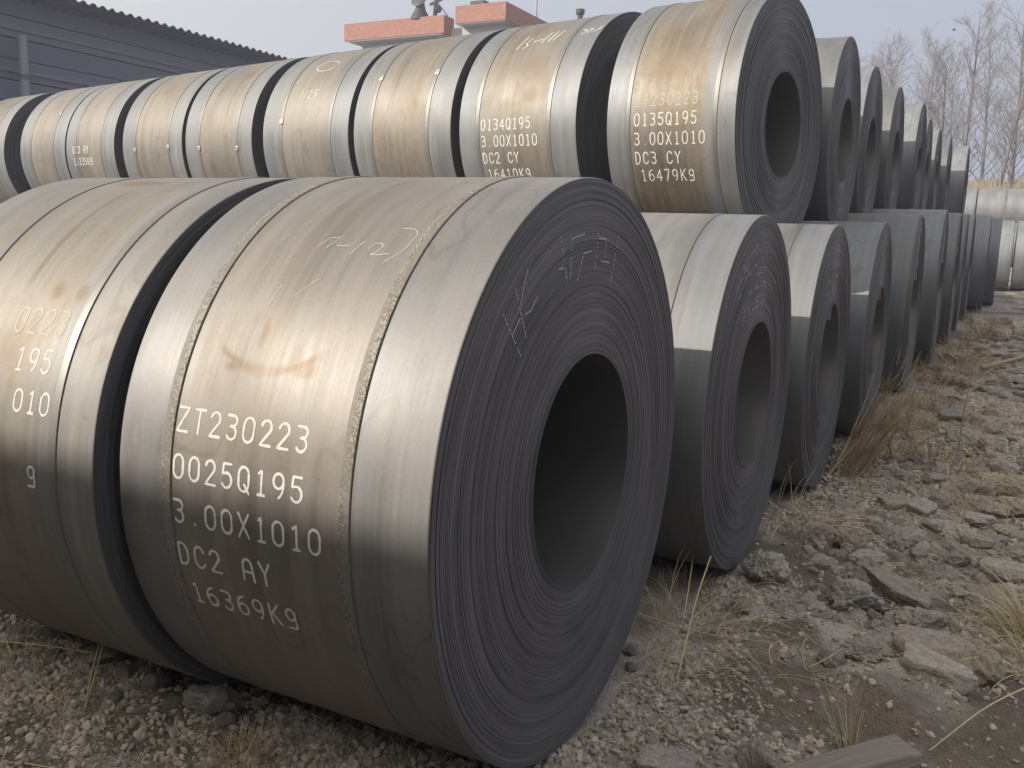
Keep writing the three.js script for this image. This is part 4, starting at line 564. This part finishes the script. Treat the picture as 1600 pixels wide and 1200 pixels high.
straw([[-1.42, 0.72, 0.01], [-1.50, 0.62, 0.09], [-1.57, 0.52, 0.17]], 0.0042, 2, 'stout broken stem standing in the gravel by the coil gap', 0.01, 'bent_stem');
straw([[-1.44, 0.70, 0.01], [-1.53, 0.58, 0.07], [-1.6, 0.47, 0.2]], 0.003, 0, 'slim straw leaning beside the stout broken stem');
straw([[-1.744, 0.705, 0.03], [-1.503, 0.734], [-1.365, 0.744]], 0.0028, 1, 'short straw flat on the gravel below the broken stem');
straw([[-1.35, 0.98], [-1.15, 0.93], [-1.0, 0.90]], 0.002, 0, 'fine straw on the plain gravel in front');
straw([[0.30, -0.05, 0.08], [0.42, 0.0, 0.05], [0.52, 0.08, 0.02]], 0.003, 3, 'dark stem lying over the streaked slab piece', 0.01, 'twig');
straw([[0.95, -5.35, 0.0], [0.95, -5.4, 0.3], [0.98, -5.45, 0.62]], 0.006, 3, 'tall dark dead weed stalk standing in the rubble', 0, 'weed_stalk');
straw([[1.03, -3.05, 0.03], [1.045, -3.1, 0.12], [1.04, -3.2, 0.22]], 0.007, 3, 'short dark stub sticking up between the larger stones', 0, 'weed_stalk');
straw([[1.02, -9.2, 0.05], [1.35, -9.5, 0.10], [1.7, -9.9, 0.13]], 0.03, 2, 'fallen brown branch lying across the far rubble', 0, 'fallen_branch');
straw([[0.62, -2.9, 0.01], [0.60, -2.85, 0.05], [0.56, -2.8, 0.14]], 0.002, 3, 'wispy dark stalk on the bare earth by the second coil', 0, 'weed_stalk');
{ const rnd = RNG(818); for (let k = 0; k < 120; k++) { const right = rnd() < 0.65, x = right ? 0.25 + 1.15 * rnd() : -2.3 + 2.1 * rnd(), z = right ? -0.1 - 3.2 * rnd() : 0.55 + 0.6 * rnd(), a = rnd() * 6.28, L = 0.04 + 0.2 * rnd() * rnd(); straw([[x, z, 0.008], [x + Math.cos(a) * L * 0.5, z + Math.sin(a) * L * 0.5, 0.02], [x + Math.cos(a + 0.3) * L, z + Math.sin(a + 0.3) * L, 0.01]], 0.0014 + 0.0009 * rnd(), Math.floor(rnd() * 2.4), 'short snapped straw lying loose on the ground', 0.01, 'dry_straw', 'loose snapped straws'); } }
{ // small leafy green weed in the hollow by the long slab fragment
  const t = thing('green_weed', 'dark green leafy weed in the hollow below the long slab fragment', 'weed', [0.77, height(0.77, -1.62), -1.62]), rnd = RNG(12), leafM = std({ color: lin(0.035, 0.06, 0.04), roughness: 0.8, side: THREE.DoubleSide });
  for (let k = 0; k < 9; k++) { const b = new GB(), a = rnd() * 6.28; const d = V3(Math.cos(a), 0.7 + 0.5 * rnd(), Math.sin(a)); blade(b, V3(0, 0, 0), d, 0.06 + 0.03 * rnd(), 0.022, 0.9, rnd, 5); mesh('leaf', b.geo(), leafM, t); }
}
{ // bird far off over the trees
  const t = thing('flying_bird', 'tiny dark bird in the sky over the bare trees', 'bird', [-2.9, 15.6, -64]), m = std({ color: lin(0.04, 0.04, 0.045), roughness: 0.9 });
  mesh('body', new THREE.LatheGeometry([[0, -0.14], [0.03, -0.08], [0.045, 0], [0.03, 0.09], [0, 0.13]].map(a => new THREE.Vector2(...a)), 8).rotateZ(Math.PI / 2), m, t);
  for (const s of [-1, 1]) { const b = new GB(), a0 = b.v(-0.05, 0, 0), a1 = b.v(0.06, 0, 0), c0 = b.v(-0.02, 0.07, s * 0.12), c1 = b.v(0.06, 0.07, s * 0.12), e = b.v(0.05, 0.05, s * 0.26), l = b.v(0, -0.012, s * 0.02); b.q(a0, a1, c1, c0); b.t(c0, c1, e); b.t(a0, l, a1); mesh('wing', b.geo(), std({ color: lin(0.04, 0.04, 0.045), roughness: 0.9, side: THREE.DoubleSide }), t); }
}

// ------------------------------------------------------------------ render
const renderer = new THREE.WebGLRenderer({ antialias: true });
renderer.setSize(1024, 768); renderer.toneMapping = THREE.LinearToneMapping; renderer.toneMappingExposure = EXPOSURE;
renderer.shadowMap.enabled = true;
renderer.render(scene, camera);
